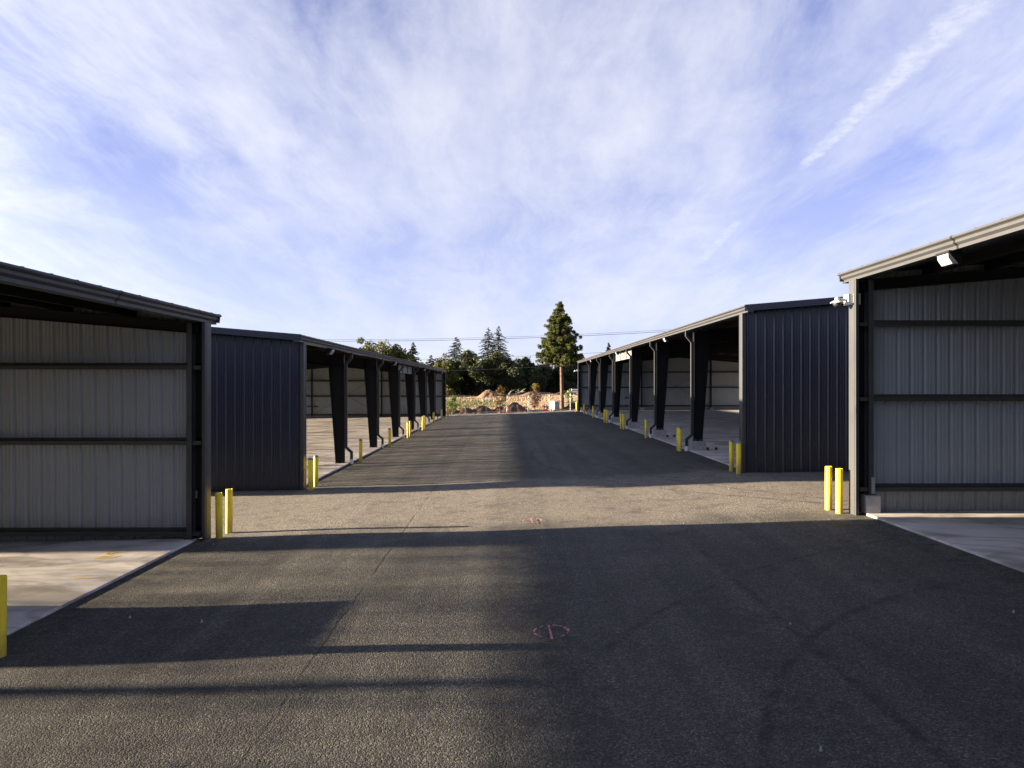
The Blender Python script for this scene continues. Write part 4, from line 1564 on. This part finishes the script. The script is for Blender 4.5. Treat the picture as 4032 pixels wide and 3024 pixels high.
def spruce(x, y, h, wdt, label, seed=0, n=9000, bare=0.05, mat=None):
    rg = random.Random(seed)
    z0 = fz(x, y) - 0.1
    t = empty('conifer_tree', (x, y, z0))
    tag(t, label, 'tree', 'conifers rising above the woods')
    pts = []
    m = MB()
    m.tube([(x, y, z0 - 0.3), (x, y, z0 + h * 0.6), (x, y, z0 + h * 0.99)], [0.018 * h, 0.009 * h, 0.01], 8)
    zz = bare * h
    per = []
    while zz < h * 0.985:
        f = zz / h
        R0 = wdt * 0.72 * (1 - f) ** 0.8 * (0.55 + 0.45 * min(1, f * 5)) + 0.12
        nb = 5 if f < 0.9 else 3
        for k in range(nb):
            a = rg.uniform(0, 6.28)
            L = R0 * rg.uniform(0.62, 1.15)
            rise = rg.uniform(-0.02, 0.10)
            droop = rg.uniform(0.18, 0.34)
            per.append((a, zz + rg.uniform(-0.1, 0.1), L, rise, droop))
        zz += h * 0.028 * (1.15 - 0.6 * f)
    tot = sum(p[2] + 0.25 for p in per)
    for (a, zz, L, rise, droop) in per:
        k = max(6, int(n * (L + 0.25) / tot))
        s_ = RNG.uniform(0.08, 1, k) ** 0.8
        wd = L * 0.22 * (1 - s_ * 0.6)
        side = RNG.uniform(-1, 1, k) * wd
        px_ = s_ * L
        dz_ = rise * L * s_ * 2 - droop * L * s_ ** 2 + (0.12 * L * np.maximum(0, s_ - 0.75)) - RNG.uniform(0, 0.10, k) * (0.5 + L * 0.5)
        ca, sa = math.cos(a), math.sin(a)
        pts.append(np.stack([x + px_ * ca - side * sa, y + px_ * sa + side * ca, z0 + zz + dz_], axis=1))
        m.tube([(x, y, z0 + zz), (x + L * 0.8 * ca, y + L * 0.8 * sa, z0 + zz + rise * L - droop * L * 0.5)], [0.05, 0.015], 4, caps=False)
    leaf_object('crown', np.concatenate(pts), 0.42 if h > 15 else 0.36, mat or M_SPRUCE, t, 0.4, 0.3)
    m.build('trunk', M_BARK, t)


# ---- the tall pine behind the fence
def big_pine():
    x, y = 6.62, 84.0
    z0 = fz(x, y) - 0.05
    H = 13.3
    t = empty('pine_tree', (x, y, z0))
    tag(t, 'tall single pine with bare reddish trunk behind the fence', 'tree')
    m = MB()

    def axis_(f):
        return (x - 0.05 + 0.42 * (1 - f) ** 2 * 0.6 + 0.05 * math.sin(f * 5), y, z0 + H * f)
    fr = [0, 0.02, 0.05, 0.12, 0.2, 0.3, 0.4, 0.5, 0.62, 0.75, 0.88, 0.985]
    rad = [0.33, 0.27, 0.245, 0.23, 0.215, 0.20, 0.18, 0.155, 0.12, 0.085, 0.045, 0.015]
    m.tube([axis_(f) for f in fr], rad, 14)
    for f in (0.16, 0.235, 0.31, 0.36, 0.395):          # old branch whorls: knuckles and stubs
        c = Vector(axis_(f))
        for k in range(4):
            a = random.uniform(0, 6.28)
            m.tube([c, c + Vector((0.30 * math.cos(a), 0.30 * math.sin(a), 0.05))], [0.05, 0.02], 6)
    prof = [(0.40, 2.7), (0.45, 3.35), (0.52, 3.15), (0.60, 2.75), (0.70, 2.15), (0.80, 1.5), (0.90, 0.95), (0.96, 0.55), (1.0, 0.18)]

    def half(f):
        for (a, ra), (b_, rb) in zip(prof, prof[1:]):
            if a <= f <= b_:
                return ra + (rb - ra) * (f - a) / (b_ - a)
        return 0.2
    tufts = []
    f = 0.415
    while f < 0.985:
        hw = half(f)
        nb = 10 if f < 0.85 else 7
        a0 = random.uniform(0, 6.28)
        for k in range(nb):
            a = a0 + 6.28 * k / nb + random.uniform(-0.35, 0.35)
            L = hw * random.uniform(0.55, 1.06)
            if f < 0.5 and math.cos(a) > 0.75:
                L *= 1.2
            c = Vector(axis_(f))
            up = random.uniform(0.02, 0.28) * L
            e = c + Vector((L * math.cos(a), L * math.sin(a), up))
            midp = c + (e - c) * 0.5 + Vector((0, 0, -0.08 * L))
            m.tube([c, midp, e], [0.045 * (1.2 - f), 0.03 * (1.2 - f), 0.008], 5, caps=False)
            nt = max(2, int(L / 0.22))
            for q in range(nt):
                s_ = 0.30 + 0.70 * (q + random.random()) / nt
                p = c + (e - c) * s_ + Vector((random.uniform(-1, 1) * 0.11 * L, random.uniform(-1, 1) * 0.11 * L, random.uniform(-0.10, 0.22)))
                tufts.append((p, random.uniform(0.17, 0.33) * (1.0 if f < 0.9 else 0.8)))
        f += 0.030
    for k in range(8):
        tufts.append((Vector(axis_(0.985)) + Vector((random.uniform(-.14, .14), random.uniform(-.14, .14), random.uniform(-0.25, 0.12))), 0.24))
    m.build('trunk', M_PBARK, t, smooth=True)
    vv = []
    for p, r in tufts:
        k = int(560 * r)
        d = RNG.normal(size=(k, 3))
        d[:, 2] += 0.25
        d /= np.linalg.norm(d, axis=1)[:, None]
        L = r * RNG.uniform(0.75, 1.12, k)
        s_ = RNG.normal(size=(k, 3))
        s_ -= (s_ * d).sum(1)[:, None] * d
        s_ /= np.linalg.norm(s_, axis=1)[:, None]
        c = np.array(p)
        base = c + d * (L * 0.25)[:, None]
        tip = c + d * L[:, None]
        midp = (base + tip) / 2
        wv = s_ * 0.020
        vv.append(np.stack([base, midp + wv, tip, midp - wv], axis=1).reshape(-1, 3))
    v = np.concatenate(vv) - np.array(origin_of(t))
    link('crown', np_mesh('crown', v, np.arange(len(v)).reshape(-1, 4), M_PINE), t)


big_pine()


# ---- unseen leaf belts added west of the left sheds, broken where the cross aisle runs out:
#      they thin the low sun that reaches the lane under the roofs
def belt(ya, yb, label):
    n = int((yb - ya) * 1400)
    zt = 13.0
    pts = np.stack([RNG.uniform(-60, -50, n), RNG.uniform(ya, yb, n), RNG.uniform(0.4, zt, n)], 1)
    top = 11.2 + 0.9 * np.sin(pts[:, 1] * 0.9) + 0.6 * np.sin(pts[:, 1] * 2.1 + 1)
    pts = pts[pts[:, 2] < top]
    v = cards(pts, 0.17, 0.8)
    nq = len(v) // 4
    m = MB()
    yy = ya + 1.5
    while yy < yb:
        m.tube([(-55, yy, -0.6), (-55, yy + 0.1, 4), (-55, yy, 10.5)], [0.11, 0.08, 0.02], 4, caps=False)
        yy += 3.4
    tv = np.array(m.v)
    tq = np.array(m.f) + len(v)
    me = np_mesh('sun_filter_belt', np.concatenate([v, tv]), np.concatenate([np.arange(len(v)).reshape(-1, 4), tq]), [M_OLIVE, M_BARK])
    me.polygons.foreach_set('material_index', [0] * nq + [1] * len(tq))
    tag(link('sun_filter_belt', me), label, 'tree belt', kind='stuff')


belt(-46, 17.9, 'thin leaf belt added out of view beyond the near left shed to dim the sun')
belt(25.9, 86, 'thin leaf belt added out of view beyond the far left shed to dim the sun')


def px2x(p, y):          # bearing on the photograph -> metres across at distance y
    return (p - 1095) / 1475.0 * y


# ---- woods behind the field: named trees, each its own
W_Y = 222
broad = [  # bearing, distance, height, width, material, label, leaves
    (800, 190, 16.6, 10.5, M_OLIVE, 'olive broadleaf tree leftmost above the far left shed roof', 6000),
    (832, 193, 17.2, 11, M_OLIVE, 'rounded olive and rust tree above the far left shed roof', 6000),
    (868, 196, 16.0, 10, M_OLIVE, 'browning broadleaf tree left of the small dark pine above the roof', 5000),
    (905, 215, 10.5, 9, M_DARKLEAF, 'low dark tree right of the small pine above the roof', 4000),
    (950, 226, 13.6, 7.5, M_PALELEAF, 'thin pale-leaved tree between shed roof and first spruce', 2600),
    (958, 205, 11.2, 9, M_OLIVE, 'sunlit olive tree at the corner of the far left shed', 6000),
    (975, 214, 12.6, 9, M_DARKLEAF, 'dark broadleaf below the first spruce', 6000),
    (1012, 219, 15.2, 10, M_DARKLEAF, 'tall dark broadleaf between first and twin spruces', 7000),
    (1040, 212, 12.4, 9, M_DARKLEAF, 'dark broadleaf in front of the twin spruces', 6000),
    (1082, 214, 14.2, 11, M_DARKLEAF, 'broad dark tree at the foot of the right twin spruce', 7000),
    (1112, 211, 11.4, 9, M_DARKLEAF, 'dark broadleaf right of the twin spruces', 6000),
    (1128, 240, 13.4, 8, M_PALELEAF, 'distant pale tree behind the dark woods', 2600),
    (1142, 216, 11.8, 7.5, M_DARKLEAF, 'dark rounded tree left of the tall pine', 5000),
    (1172, 222, 10.2, 10, M_DARKLEAF, 'low dark tree behind the left side of the pine crown', 5000),
    (1200, 226, 10.4, 10, M_DARKLEAF, 'low dark tree straight behind the pine trunk', 5000),
    (1232, 220, 10.8, 10, M_DARKLEAF, 'low dark tree behind the right side of the pine', 5000),
    (1262, 224, 11.2, 11, M_DARKLEAF, 'dark tree at the corner of the far right shed', 5000),
    (1160, 196, 7.6, 5.2, M_DARKLEAF, 'bluish green shrub tree above the rusty bush', 3500),
]
for i, (p, y, h, wd, mat, lab, n) in enumerate(broad):
    broadleaf(px2x(p, y), y, h, wd, mat, lab, int(n * 1.7), 0.5, 0.05, 100 + i)
spruces = [(986, 228, 19.6, 12.5, 'single dark spruce left of the twin spruces'),
           (1054.5, 226, 22.8, 12.0, 'left one of the twin dark spruces'),
           (1077, 229, 23.2, 13.0, 'right one of the twin dark spruces'),
           (931, 224, 13.6, 7.0, 'small spruce tip right of the far left shed roof'),
           (1315, 235, 17.4, 6.0, 'spruce tip above the far right shed roof')]
for i, (p, y, h, wd, lab) in enumerate(spruces):
    spruce(px2x(p, y), y, h, wd, lab, 300 + i, 13000)
spruce(px2x(893, 188), 188, 15.4, 7.5, 'bushy dark pine standing above the far left shed roof', 340, 9000, 0.05, M_PINE)
# understorey: the closed dark mass of the wood, seen between the trunks
lob = []
for k in range(70):
    x = -75 + 150 * k / 69 + random.uniform(-1, 1)
    y = 226 + random.uniform(-4, 8)
    hh = random.uniform(3.5, 5.2)
    lob.append(((x, y, 0.6 + hh * 0.9), (2.6, 2.6, hh)))
v = cards(blob_points(lob, 26000), 0.9, 0.7)
tag(link('woodland_understorey', np_mesh('woodland_understorey', v, np.arange(len(v)).reshape(-1, 4), M_DARKLEAF)), 'dense dark undergrowth filling the woods behind the field', 'undergrowth', kind='stuff')
lob = []
for k in range(60):
    x = -110 + 220 * k / 59 + random.uniform(-1.5, 1.5)
    y = 246 + random.uniform(-4, 8)
    hh = random.uniform(4.0, 5.6)
    lob.append(((x, y, 0.6 + hh * 0.9), (3.4, 3.4, hh)))
v = cards(blob_points(lob, 24000), 1.1, 0.7)
tag(link('far_woodland', np_mesh('far_woodland', v, np.arange(len(v)).reshape(-1, 4), M_DARKLEAF)), 'far dark belt of woodland behind the first trees', 'woodland', kind='stuff')


# ---- saplings and bushes
def sapling(x, y, h, wdt, mat, label, seed, n=700, size=0.13, lean=0.0, lo=0.18, stem=M_BARK):
    rg = random.Random(seed)
    z0 = fz(x, y) - 0.05
    t = empty('sapling', (x, y, z0))
    tag(t, label, 'sapling', 'young trees along the fence')
    m = MB()
    top = (x + lean * h, y, z0 + h)
    m.tube([(x, y, z0 - 0.05), (x + lean * h * 0.4, y, z0 + h * 0.5), top], [0.028, 0.018, 0.005], 6)
    pts = []
    for k in range(16):
        f = lo + (0.96 - lo) * (k + rg.random()) / 16
        a = rg.uniform(0, 6.28)
        L = wdt * 0.5 * (1.15 - 0.75 * abs(f - 0.45) * 1.6) * rg.uniform(0.6, 1.1)
        c = Vector((x + lean * h * f, y, z0 + h * f))
        e = c + Vector((L * math.cos(a), L * math.sin(a), L * rg.uniform(0.4, 1.0)))
        m.tube([c, e], [0.010, 0.003], 4, caps=False)
        kk = n // 16
        s_ = RNG.uniform(0.2, 1.05, kk)[:, None]
        pts.append(np.array(c) + (np.array(e) - np.array(c)) * s_ + RNG.normal(0, 0.07 + 0.05 * wdt, (kk, 3)))
    m.build('stem', stem, t)
    leaf_object('leaves', np.concatenate(pts), size, mat, t, 0.6)


sapling(px2x(976, 80.6), 80.6, 2.1, 1.1, M_LIME, 'bright green leaning sapling left of the dirt mound', 1, 700, 0.15, 0.14, 0.25, M_WOOD)
sapling(px2x(1084, 82.5), 82.5, 3.0, 1.15, M_AUTUMN, 'taller sapling turning orange, beside the dirt mound', 2, 800, 0.16)
sapling(px2x(1072, 84), 84.0, 2.75, 0.35, M_BROWNLEAF, 'thin brown withered sapling left of the orange one', 3, 260, 0.14)
sapling(px2x(1231, 82.4), 82.4, 2.3, 1.0, M_LIME, 'bright green sapling between pine trunk and far right shed', 4, 520, 0.15)
sapling(px2x(1155, 82.8), 82.8, 1.75, 1.8, M_BROWNLEAF, 'withered brown-leaved bush behind the fence posts', 5, 650, 0.17)


def bush(x, y, h, wdt, mat, label, n, size, cat='bush', grp='bushes beyond the fence'):
    z0 = fz(x, y) - 0.05
    t = empty('bush', (x, y, z0))
    tag(t, label, cat, grp)
    lobes = [((x + random.uniform(-.3, .3) * wdt, y + random.uniform(-.3, .3) * wdt, z0 + h * random.uniform(.3, .75)), (wdt * .25, wdt * .25, h * .25)) for _ in range(7)]
    leaf_object('leaves', blob_points(lobes, n, 0.2), size, mat, t)
    m = MB()
    for k in range(6):
        a = random.uniform(0, 6.28)
        m.tube([(x, y, z0 - 0.05), (x + .3 * wdt * math.cos(a), y + .3 * wdt * math.sin(a), z0 + h * 0.7)], [0.03 * h / 2, 0.01], 5)
    m.build('stems', M_BARK, t)


bush(px2x(1161, 178), 178, 3.4, 3.2, M_AUTUMN, 'rusty green bush on the far mound before the dark woods', 1800, 0.3)
bush(px2x(1243, 84), 84.2, 1.3, 1.6, M_WEED, 'scrubby weeds behind the last right bollard', 700, 0.14)
bush(px2x(1130, 84), 83.6, 0.7, 1.3, M_WEED, 'low weeds right of the dark dirt mound', 400, 0.12)
bush(px2x(1180, 84), 83.2, 0.8, 1.2, M_BROWNLEAF, 'low brown scrub left of the cabinet', 400, 0.12)

# ---- dry grass and weeds over the field
def tufts(n, xr, yr, hmin, hmax, wd, mat, name, label, dens=None):
    x = RNG.uniform(xr[0], xr[1], n)
    y = RNG.uniform(yr[0], yr[1], n)
    if dens is not None:
        k = dens(x, y) > RNG.uniform(0, 1, n)
        x, y = x[k], y[k]
    n = len(x)
    z = np.array([fz(a, b_) for a, b_ in zip(x, y)]) - 0.06
    h = RNG.uniform(hmin, hmax, n)
    a = RNG.uniform(0, 6.28, n)
    lx, ly = RNG.normal(0, 0.25, n) * h, RNG.normal(0, 0.25, n) * h
    wx, wy = np.cos(a) * wd, np.sin(a) * wd
    p = np.stack([np.stack([x - wx, y - wy, z], 1), np.stack([x + wx, y + wy, z], 1), np.stack([x + lx, y + ly, z + h], 1)], 1).reshape(-1, 3)
    o = link(name, np_mesh(name, p, np.arange(len(p)).reshape(-1, 3), mat))
    tag(o, label, 'grass', kind='stuff')


tufts(30000, (-14, 22), (82.5, 135), 0.08, 0.28, 0.05, M_STRAW, 'dry_grass', 'dry tan grass covering the field behind the fence')
tufts(9000, (-30, 34), (135, 186), 0.2, 0.6, 0.12, M_STRAW, 'far_dry_grass', 'dry grass in the far part of the field')
tufts(9000, (-22, 2), (92, 150), 0.2, 0.6, 0.10, M_WEED, 'green_weeds', 'green weeds on the left of the field',
      lambda x, y: np.clip((2 - x) / 12, 0, 1) * np.clip((y - 92) / 12, 0, 1))
tufts(2600, (-9, 10), (79.3, 83), 0.05, 0.22, 0.02, M_STRAW, 'verge_grass', 'sparse dry grass along the fence foot')

# ------------------------------------------------------------------ overhead wires
def wire(pl, pr, label, r=0.014, y0=92.0, y1=86.0):
    """pl / pr: pixel heights read at bearings 768 and 1317"""
    xa, xb = -50.0, 52.0
    m = MB()
    pts = []
    ya, yb = y0, y1
    x1_, x2_ = px2x(768, ya), px2x(1317, yb)
    z1_ = CAM_Z + (828 - pl) / 1475 * ya
    z2_ = CAM_Z + (828 - pr) / 1475 * yb
    for k in range(41):
        x = xa + (xb - xa) * k / 40
        f = (x - x1_) / (x2_ - x1_)
        y = ya + (yb - ya) * f
        z = z1_ + (z2_ - z1_) * f + 0.0007 * (x - x1_) * (x - x2_)
        pts.append((x, y, z))
    m.tube(pts, r, 5)
    o = m.build('overhead_wire', M_WIRE, at=pts[20])
    tag(o, label, 'wire', 'overhead wires crossing behind the sheds')


wire(730.5, 716.0, 'topmost thin overhead wire crossing the sky behind the sheds', 0.017)
wire(734.0, 719.5, 'thicker overhead wire just below the topmost one', 0.026)
wire(775.0, 757.5, 'single overhead wire at mid height, passing the pine crown', 0.018)
wire(803.0, 781.0, 'lowest overhead wire in front of the dark woods', 0.014)
